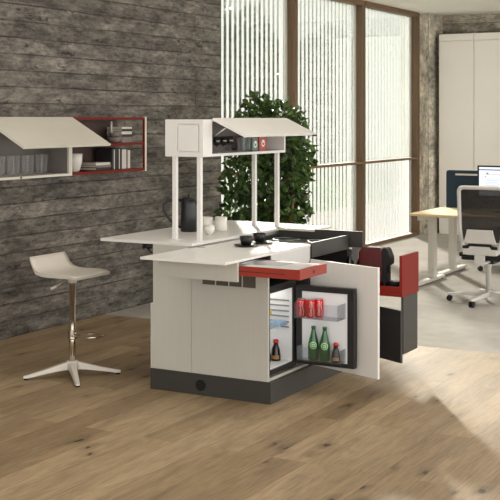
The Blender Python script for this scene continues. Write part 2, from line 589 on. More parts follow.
def fillet(pts, r, n=5):
    """round the corners of a closed 2-D outline"""
    out = []
    k = len(pts)
    for i in range(k):
        p0, p1, p2 = Vector(pts[i - 1]), Vector(pts[i]), Vector(pts[(i + 1) % k])
        d0, d2 = (p0 - p1), (p2 - p1)
        rr = min(r, d0.length * 0.45, d2.length * 0.45)
        a, c = p1 + d0.normalized() * rr, p1 + d2.normalized() * rr
        for j in range(n + 1):
            t = j / n
            out.append(tuple((1 - t) ** 2 * a + 2 * t * (1 - t) * p1 + t * t * c))
    return out


def text_mesh(body, size, shear=0.0):
    """flat lettering as a bmesh in the XY plane, centred"""
    cu = bpy.data.curves.new('lettering', 'FONT')
    cu.body = body; cu.size = size; cu.shear = shear; cu.align_x = 'CENTER'; cu.align_y = 'CENTER'
    cu.resolution_u = 3
    tmp = bpy.data.objects.new('lettering', cu)
    C.objects.link(tmp)
    dg = bpy.context.evaluated_depsgraph_get()
    me = bpy.data.meshes.new_from_object(tmp.evaluated_get(dg))
    bm = bmesh.new(); bm.from_mesh(me)
    bpy.data.objects.remove(tmp); bpy.data.meshes.remove(me); bpy.data.curves.remove(cu)
    return bm


# ================================================================== THE SETTING
WX = -6.31          # inner face of the concrete wall
CZ = 3.42           # ceiling height
b = BM(); bx(b, -6.31, 3.2, -1.5, 8.66, -0.06, 0.0); struct('floor', b, 'oak')
b = BM(); bx(b, -6.52, 3.2, 8.66, 17.6, -0.06, 0.0); struct('floor_screed', b, 'screed')
b = BM(); bx(b, -6.66, 3.2, -1.5, 17.8, CZ, CZ + 0.2); struct('ceiling', b, 'ceiling')
b = BM(); bx(b, -6.66, WX, -1.5, 10.79, -0.06, CZ); struct('wall_left', b, 'concrete')
b = BM(); bx(b, -6.52, 3.2, 17.6, 17.8, -0.06, CZ); struct('wall_back', b, 'concrete_back')
b = BM(); bx(b, -6.47, -6.22, 17.0, 17.6, 0, CZ, 0.006); struct('column', b, 'column')

# windows: timber posts, rail, sill, head, pale sash strips, clear glass above and an added dimming film below
WXI, WXO = -6.35, -6.47
bays = [(10.79, 12.62), (12.72, 14.71), (14.81, 16.82)]
for i, (ya, yb) in enumerate(bays):
    w = thing('window_%d' % (i + 1), None, None, (-6.41, (ya + yb) / 2, 0))
    w['kind'] = 'structure'
    b = BM()
    bx(b, WXO, WXI, yb, yb + 0.10, 0, CZ, 0.003)
    obj('window_post', b, 'brown', w)
    b = BM(); bx(b, WXO, WXI + 0.01, ya, yb, 1.165, 1.20, 0.003); obj('window_rail', b, 'brown_y', w)
    b = BM(); bx(b, WXO, WXI + 0.01, ya, yb, 0.0, 0.05, 0.003); obj('window_sill', b, 'brown_y', w)
    b = BM(); bx(b, WXO, WXI + 0.01, ya, yb, CZ - 0.07, CZ, 0.003); obj('window_head', b, 'brown_y', w)
    b = BM()
    bx(b, -6.468, -6.446, yb - 0.06, yb, 0.05, 1.165); bx(b, -6.468, -6.446, yb - 0.06, yb, 1.20, CZ - 0.07)
    obj('window_sash', b, 'alu', w)
    b = BM(); bx(b, -6.46, -6.454, ya, yb - 0.06, 1.20, CZ - 0.07); obj('upper_pane', b, 'glass', w)
    b = BM(); bx(b, -6.46, -6.454, ya, yb - 0.06, 0.05, 1.165); obj('lower_pane', b, 'dimming', w)

# louvre screens outside the glass, one per bay
PITCH, VW = 0.118, 0.078
for i, (ya, yb) in enumerate(bays):
    t = thing('louvre_screen', ['white vertical louvres outside the window next to the concrete wall, behind the plant',
                                'white vertical louvres outside the middle window',
                                'white vertical louvres outside the window nearest the wardrobes'][i], 'louvre',
              (-6.60, (ya + yb) / 2, 0), 'vertical louvre screens outside the windows')
    proto = None
    n = int((yb - ya + 0.1) / PITCH) + (5 if i == 2 else 1)
    for k in range(n):
        y = ya + 0.05 + k * PITCH
        if proto is None:
            b = BM()
            bx(b, -VW / 2, VW / 2, -0.001, 0.001, 0.0, CZ - 0.012, 0, rot=Matrix.Rotation(math.atan2(0.634, -0.773), 3, 'Z'))
            proto = obj('vane', b, 'vane', t, local=True)
            c = proto
        else:
            c = proto.copy(); C.objects.link(c); c.parent = t
        c.location = (0, y - (ya + yb) / 2, 0)
    b = BM(); bx(b, -6.64, -6.56, ya, yb + 0.1, CZ - 0.01, CZ + 0.03); obj('head_track', b, 'alu', t)

# outside: paving, lawn, trees
b = BM(); bx(b, -9.9, -6.66, 6, 60, -0.12, -0.06); struct('terrace', b, 'paving')
b = BM(); bx(b, -70, -9.9, 6, 130, -0.14, -0.07); struct('lawn', b, 'lawn')


def foliage(bm, blobs, n, size, rng, flat=0.5):
    tot = sum(bl[3] ** 2 for bl in blobs)
    for (cx, cy, cz, r_) in blobs:
        for _ in range(int(n * r_ ** 2 / tot)):
            d = Vector((rng.gauss(0, 1), rng.gauss(0, 1), rng.gauss(0, 1))).normalized()
            p = Vector((cx, cy, cz)) + d * r_ * (0.55 + 0.45 * rng.random() ** 0.5) * Vector((1, 1, 1)).length / 1.732
            s = size * (0.7 + 0.6 * rng.random())
            ax = (d * 0.5 + Vector((rng.gauss(0, 1), rng.gauss(0, 1), rng.gauss(-0.4, 0.8)))).normalized()
            sd = ax.cross(Vector((rng.gauss(0, 1), rng.gauss(0, 1), rng.gauss(0, 1)))).normalized()
            nn = ax.cross(sd) * s * 0.10
            a = p; e = p + ax * s
            m1 = p + ax * s * 0.38
            l_, r2 = m1 + sd * s * 0.30 + nn, m1 - sd * s * 0.30 + nn
            m2 = p + ax * s * 0.72
            l2, rr2 = m2 + sd * s * 0.2 + nn, m2 - sd * s * 0.2 + nn
            vs = [bm.verts.new(q) for q in (a, r2, rr2, e, l2, l_)]
            bm.faces.new((vs[0], vs[1], vs[2], vs[3])); bm.faces.new((vs[0], vs[3], vs[4], vs[5]))


def tree(label, x, y, h, rad, m, seed):
    rng = random.Random(seed)
    t = thing('garden_tree', label, 'tree', (x, y, -0.07), 'garden trees beyond the windows')
    b = BM()
    tube(b, [(x, y, -0.07), (x + 0.05, y, h * 0.3), (x - 0.08, y + 0.05, h * 0.75)], [0.2, 0.15, 0.05], 8)
    for k in range(5):
        a = k * 1.3 + seed
        tube(b, [(x, y, h * (0.25 + 0.06 * k)), (x + math.cos(a) * rad * 0.6, y + math.sin(a) * rad * 0.6, h * (0.45 + 0.08 * k))], [0.09, 0.03], 6)
    obj('trunk', b, 'bark', t)
    b = BM()
    blobs = []
    for k in range(16):
        a = rng.random() * 6.28; f = rng.random()
        rr = rad * (0.75 - 0.55 * abs(f - 0.35))
        blobs.append((x + math.cos(a) * rr * 0.8, y + math.sin(a) * rr * 0.8, h * (0.12 + 0.76 * f), rad * (0.5 - 0.2 * f)))
    foliage(b, blobs, 4600, 0.38, rng)
    obj('crown', b, m, t)


tree('dark tall tree outside the window beside the concrete wall', -20.0, 34.4, 6.3, 2.3, 'tree_dark', 3)
tree('dark tree farther off, seen just left of the first timber post', -24.4, 45.6, 5.6, 2.6, 'tree_dark', 5)
tree('dark tree seen through the left half of the middle window', -18.6, 39.6, 5.4, 2.1, 'tree_dark', 8)
tree('pale tree farther off, seen through the right half of the middle window', -22.0, 51.5, 6.4, 3.0, 'tree_pale', 12)
tree('pale tree seen through the window nearest the wardrobes', -15.0, 43.5, 5.6, 2.5, 'tree_pale', 15)

# ================================================================== KITCHEN ISLAND
# plinth
t = thing('island_plinth', 'dark grey plinth under the white kitchen island', 'plinth', (-3.86, 7.2, 0))
b = BM(); bx(b, -4.308, -3.402, 6.432, 8.05, 0.0, 0.137, 0.002); obj('plinth_body', b, 'dark', t)
b = BM()
prism(b, [(-3.915 + 0.036 * math.cos(a), 0.066 + 0.036 * math.sin(a)) for a in [2 * math.pi * k / 28 for k in range(28)]], 'Y', 6.424, 6.4315, 0.0015)
v = obj('round_vent', b, 'soft_black', t)
b = BM()
for k in range(-2, 3):
    w_ = math.sqrt(0.027 ** 2 - (k * 0.01) ** 2)
    bx(b, -3.915 - w_, -3.915 + w_, 6.4225, 6.4238, 0.0645 + k * 0.01, 0.0675 + k * 0.01)
obj('vent_slot', b, 'black', v)

# bar unit (left half) with its high counter
t = thing('bar_counter', 'tall white bar unit with an overhanging counter carrying the coffee pot', 'counter', (-4.15, 7.2, 0.137))
b = BM(); prism(b, [(-4.290, 0.138), (-3.991, 0.138), (-3.991, 0.930), (-4.023, 0.930), (-4.023, 0.9605), (-4.290, 0.9605)], 'Y', 6.436, 8.04, 0.0015); obj('bar_body', b, 'white', t)
b = BM(); bx(b, -4.308, -4.2905, 6.434, 8.04, 0.138, 0.57, 0.0015); obj('cover_panel', b, 'white', t)
b = BM(); bx(b, -4.72, -3.988, 6.436, 7.668, 0.961, 0.98, 0.002); bx(b, -4.72, -3.988, 7.66, 8.06, 0.961, 0.98, 0.002); obj('bar_top', b, 'white_top', t)
b = BM()
bx(b, -4.40, -4.2905, 6.47, 6.49, 0.945, 0.96, 0.002)
tube(b, [(-4.39, 6.48, 0.945), (-4.345, 6.48, 0.91), (-4.291, 6.48, 0.87)], 0.005, 6)
tube(b, [(-4.385, 6.465, 0.935), (-4.385, 6.495, 0.935)], 0.012, 10)
tube(b, [(-4.345, 6.465, 0.93), (-4.345, 6.495, 0.93)], 0.010, 10)
obj('folding_bracket', b, 'black', t)

# fridge unit: white end panel with vent slots, bottom panel, divider, back
t = thing('fridge_cabinet', 'white cabinet unit with its door standing open around the small fridge', 'cabinet', (-3.70, 6.74, 0.137))
b = BM()
Z0, Z1 = 0.138, 0.812
VX0, VX1, VZ0, VZ1 = -3.908, -3.512, 0.722, 0.80
bx(b, -3.988, VX0, 6.436, 6.455, Z0, Z1, 0.001); bx(b, VX1, -3.424, 6.436, 6.455, Z0, Z1, 0.001)
bx(b, VX0, VX1, 6.436, 6.455, Z0, VZ0); bx(b, VX0, VX1, 6.436, 6.455, VZ1, Z1)
obj('end_panel', b, 'white', t)
b = BM()
for k in (1, 2, 3):
    xk = VX0 + (VX1 - VX0) * k / 4
    bx(b, xk - 0.004, xk + 0.004, 6.438, 6.453, VZ0, VZ1)
bx(b, VX0, VX1, 6.441, 6.444, VZ0, VZ1, 0, mi=1)
obj('vent_grille', b, ['white', 'vent_glass'], t)
b = BM(); bx(b, -3.97, -3.424, 6.456, 7.018, 0.138, 0.156, 0.001); obj('bottom_panel', b, 'white', t)
b = BM(); bx(b, -3.97, -3.424, 7.0185, 7.036, 0.138, 0.812, 0.001); obj('divider_panel', b, 'dark', t)
b = BM(); bx(b, -3.988, -3.971, 6.456, 7.036, 0.138, 0.812); obj('back_panel', b, 'dark', t)
# its door, opened about seventy degrees
def leaf(hx, hy, fx, fy, th, z0, z1, name, m, parent, bev=0.0015):
    L = math.hypot(fx - hx, fy - hy); a = math.atan2(fy - hy, fx - hx)
    b = BM(); bx(b, 0, L, 0, th, z0, z1, bev)
    bmesh.ops.rotate(b, verts=b.verts, cent=(0, 0, 0), matrix=Matrix.Rotation(a, 3, 'Z'))
    bmesh.ops.translate(b, verts=b.verts, vec=(hx, hy, 0))
    return obj(name, b, m, parent)
d = leaf(-3.405, 7.005, -2.832, 6.80, 0.018, 0.148, 0.852, 'door', 'door_white', t)
for z in (0.22, 0.79):
    b = BM(); bx(b, -3.44, -3.385, 6.995, 7.012, z - 0.02, z + 0.02, 0.004); obj('hinge', b, 'steel', d)

# hob unit: dark carcass with open door and pull-out
t = thing('hob_cabinet', 'anthracite cabinet unit under the hob with red pull-out and open dark door', 'cabinet', (-3.70, 7.35, 0.137))
for ys in (7.037, 7.632):
    b = BM(); bx(b, -3.97, -3.411, ys, ys + 0.018, 0.138, 0.856, 0.001); obj('side_panel', b, 'dark2', t)
b = BM(); bx(b, -3.97, -3.411, 7.0555, 7.6315, 0.138, 0.156, 0.001); obj('bottom_panel', b, 'dark2', t)
b = BM(); bx(b, -3.988, -3.971, 7.037, 7.65, 0.138, 0.94); obj('back_panel', b, 'dark2', t)
b = BM(); bx(b, -3.432, -3.411, 7.043, 7.65, 0.8565, 0.958, 0.002); obj('front_panel', b, 'dark', t)
d = leaf(-3.405, 7.60, -2.882, 7.318, 0.018, 0.148, 0.50, 'door', 'dark2', t)
pu = BM(); bx(pu, -2.888, -2.868, 7.31, 7.622, 0.594, 0.872, 0.002)
p = obj('pull_out_front', pu, 'red', t)
b = BM(); bx(b, -3.80, -2.8885, 7.315, 7.617, 0.594, 0.61, 0.001); bx(b, -3.80, -2.8885, 7.315, 7.327, 0.6105, 0.66, 0.001); bx(b, -3.80, -2.8885, 7.605, 7.617, 0.6105, 0.66, 0.001)
obj('pull_out_tray', b, 'red', p)
b = BM(); bx(b, -2.886, -2.868, 7.335, 7.60, 0.205, 0.5935, 0.0015)
obj('lower_front', b, 'dark', p)

# sliding worktop with its cutlery drawer
t = thing('sliding_worktop', 'white worktop slid forward over the island with an open red drawer', 'worktop', (-3.71, 6.45, 0.813))
b = BM(); bx(b, -4.02, -3.416, 5.888, 7.035, 0.934, 0.95, 0.002); obj('worktop_slab', b, 'white_top', t)
b = BM()
bx(b, -3.985, -3.42, 6.04, 6.058, 0.816, 0.9335, 0.0015)
bx(b, -3.985, -3.967, 6.0585, 7.03, 0.816, 0.9335, 0.0015)
obj('apron', b, 'white', t)
b = BM(); bx(b, -3.985, -3.411, 6.4385, 6.4545, 0.816, 0.9335, 0.0015); bx(b, -3.985, -3.411, 7.013, 7.03, 0.8165, 0.9335, 0.0015); bx(b, -3.966, -3.43, 6.455, 7.012, 0.8165, 0.83); obj('rear_box', b, 'dark2', t)
b = BM(); bx(b, -3.428, -3.411, 6.455, 7.0125, 0.832, 0.9335, 0.0015); obj('side_fascia', b, 'grey_white', t)
b = BM(); bx(b, -3.984, -3.93, 6.498, 6.512, 0.9502, 0.9512); obj('cable_slot', b, 'black', t)
DX0, DX1, DY0, DY1, DZ0, DZ1 = -3.62, -3.013, 6.066, 6.424, 0.852, 0.912
b = BM()
bx(b, DX1 - 0.018, DX1, DY0 - 0.004, DY1 + 0.004, DZ0, DZ1, 0.0015)
dr = obj('drawer', b, 'drawer_red', t)
b = BM()
bx(b, DX0, DX1 - 0.0185, DY0, DY0 + 0.014, DZ0, DZ1 - 0.002, 0.001); bx(b, DX0, DX1 - 0.0185, DY1 - 0.014, DY1, DZ0, DZ1 - 0.002, 0.001)
bx(b, DX0, DX0 + 0.014, DY0 + 0.0145, DY1 - 0.0145, DZ0, DZ1 - 0.002, 0.001); bx(b, DX0 + 0.0145, DX1 - 0.0185, DY0 + 0.0145, DY1 - 0.0145, DZ0, DZ0 + 0.01)
obj('drawer_box', b, 'drawer_red', dr)
b = BM(); bx(b, DX0 + 0.02, DX1 - 0.1, DY0 - 0.0012, DY0 - 0.0002, 0.878, 0.8815); obj('runner_slot', b, 'black', dr)
b = BM()
ix0, ix1, iy0, iy1 = DX0 + 0.0145, DX1 - 0.0185, DY0 + 0.0145, DY1 - 0.0145
bx(b, ix0, ix1, iy0, iy0 + 0.10, 0.862, 0.909); bx(b, ix0, ix1, iy1 - 0.05, iy1, 0.862, 0.909)
bx(b, ix1 - 0.17, ix1, iy0 + 0.10, iy1 - 0.05, 0.862, 0.909); bx(b, ix0, ix0 + 0.12, iy0 + 0.10, iy1 - 0.05, 0.862, 0.909)
bx(b, ix0 + 0.12, ix1 - 0.17, iy0 + 0.10, iy1 - 0.05, 0.862, 0.868, mi=1)
obj('cutlery_tray', b, ['grey_white', 'grey_white'], dr)
b = BM(); bx(b, DX1 + 0.0002, DX1 + 0.0015, 6.235, 6.259, 0.872, 0.892, 0.0005); obj('drawer_lock', b, 'black', dr)

# hob and the dark end block with the pale board
t = thing('induction_hob', 'glossy black hob set into the dark part of the island', 'hob', (-3.70, 7.34, 0.916))
b = BM(); bx(b, -3.97, -3.436, 7.057, 7.63, 0.916, 0.925, 0.002); obj('glass_plate', b, 'gloss_black', t)
b = BM()
for (cx, cy, r_) in ((-3.83, 7.20, 0.08), (-3.83, 7.48, 0.10), (-3.57, 7.20, 0.10), (-3.57, 7.48, 0.08)):
    tube(b, [(cx + r_ * math.cos(a), cy + r_ * math.sin(a), 0.9252) for a in [2 * math.pi * k / 36 for k in range(36)]], 0.0012, 4, closed=True)
obj('cooking_zone', b, 'steel', t)
t = thing('end_block', 'raised anthracite upstand and cabinet closing the far end of the island', 'cabinet', (-3.65, 7.85, 0.137))
b = BM(); prism(b, [(-3.987, 0.87), (-3.312, 0.87), (-3.312, 0.984), (-3.69, 0.984), (-3.69, 0.9655), (-3.987, 0.9655)], 'Y', 7.671, 7.69, 0.001); obj('upstand', b, 'dark', t)
b = BM(); bx(b, -3.987, -3.42, 7.691, 7.84, 0.138, 0.9655, 0.001); obj('block_body', b, 'dark2', t)
b = BM(); bx(b, -3.987, -3.695, 7.655, 7.96, 0.966, 0.984, 0.002)
tag(obj('serving_board', b, 'cream'), 'cream board lying on the raised dark end of the island', 'board')

# ------------------------------------------------------------------ mini fridge
FX0, FX1, FY0, FY1, FZ0, FZ1 = -3.95, -3.428, 6.462, 6.838, 0.172, 0.735
t = thing('mini_fridge', 'small black fridge standing open inside the white cabinet unit', 'fridge', ((FX0 + FX1) / 2, (FY0 + FY1) / 2, 0.156))
b = BM(); w_ = 0.03
bx(b, FX0, FX1, FY0, FY0 + 0.012, FZ0, FZ1, 0.002); bx(b, FX0, FX1, FY1 - w_, FY1, FZ0, FZ1, 0.002)
bx(b, FX0, FX1, FY0 + 0.0125, FY1 - w_, FZ1 - 0.045, FZ1, 0.002); bx(b, FX0, FX1, FY0 + 0.0125, FY1 - w_, FZ0, FZ0 + 0.03, 0.002)
bx(b, FX0, FX0 + 0.03, FY0 + 0.0125, FY1 - w_, FZ0 + 0.03, FZ1 - 0.045)
for xx in (FX0 + 0.05, FX1 - 0.05):
    for yy in (FY0 + 0.05, FY1 - 0.05):
        lathe(b, xx, yy, [(0.014, 0.1562), (0.014, 0.173)], 10)
obj('fridge_body', b, 'black', t)
b = BM(); q = w_ + 0.001; zt, zb = FZ1 - 0.046, FZ0 + 0.031
bx(b, FX0 + 0.031, FX1 - 0.012, FY0 + 0.013, FY0 + 0.013 + 0.006, zb, zt); bx(b, FX0 + 0.031, FX1 - 0.012, FY1 - q - 0.006, FY1 - q, zb, zt)
bx(b, FX0 + 0.031, FX1 - 0.012, FY0 + 0.013 + 0.006, FY1 - q - 0.006, zt - 0.006, zt); bx(b, FX0 + 0.031, FX1 - 0.012, FY0 + 0.013 + 0.006, FY1 - q - 0.006, zb, zb + 0.006)
bx(b, FX0 + 0.031, FX0 + 0.037, FY0 + 0.013 + 0.006, FY1 - q - 0.006, zb + 0.006, zt - 0.006)
ln = obj('liner', b, 'liner', t)
b = BM()
for k in range(6):
    z = 0.42 + 0.035 * k
    bx(b, -3.74, -3.46, FY1 - q - 0.014, FY1 - q - 0.0062, z, z + 0.009, 0.002)
obj('shelf_runner', b, 'runner_grey', ln)
b = BM(); bx(b, FX0 + 0.05, FX1 - 0.07, FY0 + 0.05, FY1 - 0.05, 0.681, 0.6825); obj('interior_lamp', b, 'fridge_lamp', t)
b = BM()
for k in range(9):
    xk = FX0 + 0.06 + k * 0.05
    tube(b, [(xk, FY0 + 0.02, 0.444), (xk, FY1 - 0.046, 0.444)], 0.002, 6)
for yy in (FY0 + 0.045, FY1 - 0.05):
    tube(b, [(FX0 + 0.05, yy, 0.440), (FX1 - 0.06, yy, 0.440)], 0.003, 6)
obj('wire_shelf', b, 'steel', t)
# fridge door, opened to ninety degrees; inner face towards the camera
DY = 6.786
b = BM()
bx(b, -3.402, -2.990, DY, DY + 0.046, 0.198, 0.225, 0.003); bx(b, -3.402, -2.990, DY, DY + 0.046, 0.672, 0.708, 0.003)
bx(b, -3.402, -3.362, DY, DY + 0.046, 0.2255, 0.6715, 0.003); bx(b, -3.036, -2.990, DY, DY + 0.046, 0.2255, 0.6715, 0.003)
bx(b, -3.402, -2.990, DY + 0.034, DY + 0.0458, 0.2, 0.706)
fd = obj('fridge_door', b, 'black', t)
b = BM(); bx(b, -3.361, -3.037, DY + 0.006, DY + 0.033, 0.226, 0.671); obj('door_liner', b, 'liner', fd)
b = BM()
def bin_(b, z0, z1, dp):
    bx(b, -3.352, -3.050, DY - dp, DY + 0.005, z0, z0 + 0.004)
    bx(b, -3.352, -3.050, DY - dp - 0.003, DY - dp - 0.0005, z0, z1)
    bx(b, -3.3545, -3.352, DY - dp - 0.003, DY + 0.005, z0, z1); bx(b, -3.050, -3.0475, DY - dp - 0.003, DY + 0.005, z0, z1)
bin_(b, 0.236, 0.325, 0.078); obj('door_bin', b, 'bin', fd)
b = BM(); bin_(b, 0.515, 0.615, 0.12); obj('door_bin', b, 'bin', fd)


# what stands in the fridge
def can(x, y, z, label, rz):
    t = thing('soda_can', label, 'can', (x, y, z), 'red soda cans in the fridge door')
    r_ = 0.030
    b = BM(); lathe(b, x, y, [(0.023, z), (0.026, z + 0.006), (r_, z + 0.013), (r_, z + 0.102), (0.0255, z + 0.113)], 24)
    obj('can_body', b, 'cola', t, True)
    b = BM(); lathe(b, x, y, [(0.0255, z + 0.1131), (0.0262, z + 0.1165), (0.0235, z + 0.1165), (0.0230, z + 0.1145)], 24); bx(b, x - 0.006, x + 0.006, y - 0.014, y + 0.008, z + 0.115, z + 0.1168)
    obj('can_lid', b, 'steel', t)
    b = text_mesh('Coca-Cola', 0.022, 0.35)
    # stand the script upright along the can and wrap it round the side
    for v in b.verts:
        s_, h_ = v.co.y, v.co.x
        a = -math.pi / 2 + rz - s_ / r_
        v.co = Vector((x + (r_ + 0.0006) * math.cos(a), y + (r_ + 0.0006) * math.sin(a), z + 0.058 + h_))
    obj('script_lettering', b, 'can_white', t)
    b = BM()
    pts = []
    for k in range(14):
        h_ = -0.045 + 0.09 * k / 13
        pts.append((0.017 + 0.005 * math.sin(k * 0.5), h_))
    for (s0, h0), (s1, h1) in zip(pts[:-1], pts[1:]):
        q_ = []
        for s_, h_ in ((s0, h0), (s0 + 0.0025, h0), (s1 + 0.0025, h1), (s1, h1)):
            a = -math.pi / 2 + rz + s_ / r_
            q_.append(b.verts.new((x + (r_ + 0.0006) * math.cos(a), y + (r_ + 0.0006) * math.sin(a), z + 0.058 + h_)))
        b.faces.new(q_)
    obj('white_ribbon', b, 'can_white', t)


yb_ = DY - 0.036
for k, lb in enumerate(('red soda can nearest the hinge side in the fridge door rack', 'red soda can in front, towards the empty end of the fridge door rack', 'red soda can half hidden at the back of the fridge door rack')):
    can((-3.318, -3.256, -3.222)[k], DY - (0.087, 0.087, 0.031)[k], 0.5195, lb, (0.15, 0.55, 0.45)[k])


def emblem(b, x, y, z, r_, er, ir, seg=24):
    """a ring wrapped on the front of a bottle"""
    o_, i_ = [], []
    for k in range(seg):
        a = 2 * math.pi * k / seg
        for lst, rr in ((o_, er), (i_, ir)):
            s_, h_ = rr * math.cos(a), rr * math.sin(a)
            th = -math.pi / 2 + 0.40 + s_ / r_
            lst.append(b.verts.new((x + (r_ + 0.0008) * math.cos(th), y + (r_ + 0.0008) * math.sin(th), z + h_)))
    for k in range(seg):
        b.faces.new((o_[k], o_[(k + 1) % seg], i_[(k + 1) % seg], i_[k]))


def green_bottle(x, y, z, label):
    t = thing('water_bottle', label, 'bottle', (x, y, z), 'green bottles in the fridge door')
    b = BM()
    lathe(b, x, y, [(0.030, z), (0.035, z + 0.006), (0.0355, z + 0.06), (0.036, z + 0.085), (0.033, z + 0.11), (0.026, z + 0.140), (0.018, z + 0.168), (0.0135, z + 0.19), (0.013, z + 0.204)], 24)
    bo = obj('bottle_glass', b, 'bottle_green', t, True)
    b = BM(); lathe(b, x, y, [(0.0142, z + 0.2042), (0.0142, z + 0.216), (0.012, z + 0.218)], 16); obj('bottle_cap', b, 'bottle_green', t)
    b = BM(); emblem(b, x, y, z + 0.098, 0.0352, 0.024, 0.018); emblem(b, x, y, z + 0.098, 0.0352, 0.012, 0.006); obj('round_emblem', b, 'green_label', t)


green_bottle(-3.258, yb_, 0.2402, 'green bottle nearest the hinge in the lower fridge door rack')
green_bottle(-3.178, yb_, 0.2402, 'green bottle between its twin and the dark sauce bottle')


def soy_bottle(x, y, z, label, s=1.0):
    t = thing('sauce_bottle', label, 'bottle', (x, y, z), 'sauce bottles with red caps')
    b = BM(); lathe(b, x, y, [(0.027 * s, z), (0.030 * s, z + 0.005), (0.029 * s, z + 0.03 * s), (0.024 * s, z + 0.065 * s), (0.0155 * s, z + 0.088 * s), (0.0125 * s, z + 0.102 * s)], 20)
    obj('bottle_glass', b, 'soy', t, True)
    b = BM(); lathe(b, x, y, [(0.0165 * s, z + 0.1022 * s), (0.0165 * s, z + 0.118 * s), (0.011 * s, z + 0.123 * s)], 16); obj('bottle_cap', b, 'soy_cap', t)
    b = BM()
    n = 10
    for k in range(n):
        q_ = []
        for a_, zz, rr in ((k, 0.012, 0.0300), (k + 1, 0.012, 0.0300), (k + 1, 0.034, 0.0292), (k, 0.034, 0.0292)):
            th = -math.pi / 2 - 0.4 + 1.6 * a_ / n
            q_.append(b.verts.new((x + (rr * s + 0.0006) * math.cos(th), y + (rr * s + 0.0006) * math.sin(th), z + zz * s)))
        b.faces.new(q_)
    obj('bottle_label', b, 'soy_label', t)


soy_bottle(-3.100, yb_, 0.2402, 'dark sauce bottle with red cap in the fridge door rack', 1.0)
FB = FZ0 + 0.0372
soy_bottle(-3.53, 6.745, FB, 'dark sauce bottle with red cap standing in the middle of the fridge floor', 1.12)
soy_bottle(-3.565, 6.675, FB, 'dark sauce bottle on the fridge floor, half hidden by the cabinet panel', 1.12)
for (x, y, z, lb, m_) in ((-3.575, 6.735, 0.4465, 'yellow-lidded jar on the wire shelf of the fridge', 'yellow'),):
    t = thing('jar', lb, 'jar', (x, y, z))
    b = BM(); lathe(b, x, y, [(0.020, z), (0.022, z + 0.004), (0.022, z + 0.06), (0.017, z + 0.07)], 16); obj('jar_body', b, 'tumbler', t)
    b = BM(); lathe(b, x, y, [(0.020, z + 0.0702), (0.020, z + 0.09)], 16); obj('jar_lid', b, 'yellow', t)
t = tag(obj('ice_tray', (lambda b: (bx(b, -3.555, -3.455, 6.66, 6.765, 0.4465, 0.472, 0.004), [bx(b, -3.548 + 0.03 * i, -3.523 + 0.03 * i, 6.668 + 0.032 * j, 6.694 + 0.032 * j, 0.4722, 0.475, 0.001) for i in range(3) for j in range(3)], b)[2])(BM()), 'ice'),
        'pale blue ice tray on the wire shelf of the fridge', 'tray')

# ------------------------------------------------------------------ capsule coffee machine and bottles on the pull-out tray
TZ = 0.6105
t = thing('coffee_machine', 'wine red capsule coffee machine on the red pull-out tray', 'coffee machine', (-3.1, 7.465, TZ))
b = BM()
prof = fillet([(-3.232, 0.6345), (-3.062, 0.6345), (-3.062, 0.905), (-3.205, 0.905), (-3.238, 0.87)], 0.02, 5)
prism(b, prof, 'Y', 7.425, 7.515, 0.012)
obj('machine_body', b, 'wine', t)
b = BM(); bx(b, -3.238, -2.925, 7.405, 7.53, TZ + 0.0005, 0.634, 0.006); obj('machine_base', b, 'wine', t)
b = BM()
fp = fillet([(-3.0615, 0.66), (-3.03, 0.66), (-3.03, 0.79), (-3.004, 0.79), (-3.004, 0.84), (-3.03, 0.905), (-3.0615, 0.907)], 0.014, 4)
prism(b, fp, 'Y', 7.43, 7.51, 0.006)
bx(b, -3.045, -3.02, 7.455, 7.48, 0.735, 0.785, 0.004)
obj('brew_head', b, 'soft_black', t)
b = BM(); lathe(b, -2.985, 7.467, [(0.044, 0.6345), (0.046, 0.668), (0.042, 0.678), (0.036, 0.678)], 24); bx(b, -3.058, -3.035, 7.43, 7.505, 0.635, 0.6595, 0.003); obj('drip_tray', b, 'soft_black', t)
b = BM(); tube(b, [(-3.12, 7.406, 0.76), (-3.09, 7.403, 0.765), (-3.07, 7.406, 0.77)], 0.006, 8); obj('lever', b, 'steel', t)
for k, (x, y, h, lb) in enumerate(((-3.36, 7.56, 0.27, 'dark slim bottle at the back of the red pull-out tray'), (-3.285, 7.575, 0.26, 'dark slim bottle beside the coffee machine, nearer its twin'))):
    t = thing('syrup_bottle', lb, 'bottle', (x, y, TZ), 'slim bottles on the pull-out')
    b = BM(); lathe(b, x, y, [(0.027, TZ), (0.029, TZ + 0.005), (0.029, TZ + h * 0.62), (0.013, TZ + h * 0.78), (0.0125, TZ + h * 0.92)], 18); obj('bottle_glass', b, 'soy', t, True)
    b = BM(); lathe(b, x, y, [(0.0145, TZ + h * 0.921), (0.0145, TZ + h)], 14); obj('bottle_cap', b, 'steel', t)

# ------------------------------------------------------------------ overhead rack on four posts
OX0, OX1, OY0, OY1, OZ0, OZ1 = -4.30, -4.00, 6.60, 7.80, 1.540, 1.790
t = thing('overhead_rack', 'white cabinet with lifted flap on four slim posts above the bar counter', 'overhead cabinet', (-4.14, 7.2, 0.98))
for px_ in (-4.232, -4.038):
    for py_ in (6.62, 7.735):
        b = BM(); bx(b, px_ - 0.0145, px_ + 0.0145, py_ - 0.0145, py_ + 0.0145, 0.9805, OZ0 - 0.0005, 0.001)
        bx(b, px_ - 0.026, px_ + 0.026, py_ - 0.026, py_ + 0.026, 0.9803, 0.984, 0.001)
        obj('post', b, 'white_top', t)
b = BM()
bx(b, OX0, OX1, OY0, OY1, OZ0, OZ0 + 0.018, 0.001); bx(b, OX0, OX1, OY0, OY1, OZ1 - 0.016, OZ1, 0.001)
bx(b, OX0, OX1, OY1 - 0.018, OY1, OZ0 + 0.0182, OZ1 - 0.0162); bx(b, OX1 - 0.02, OX1, OY0, OY0 + 0.118, OZ0 + 0.0182, OZ1 - 0.0162)
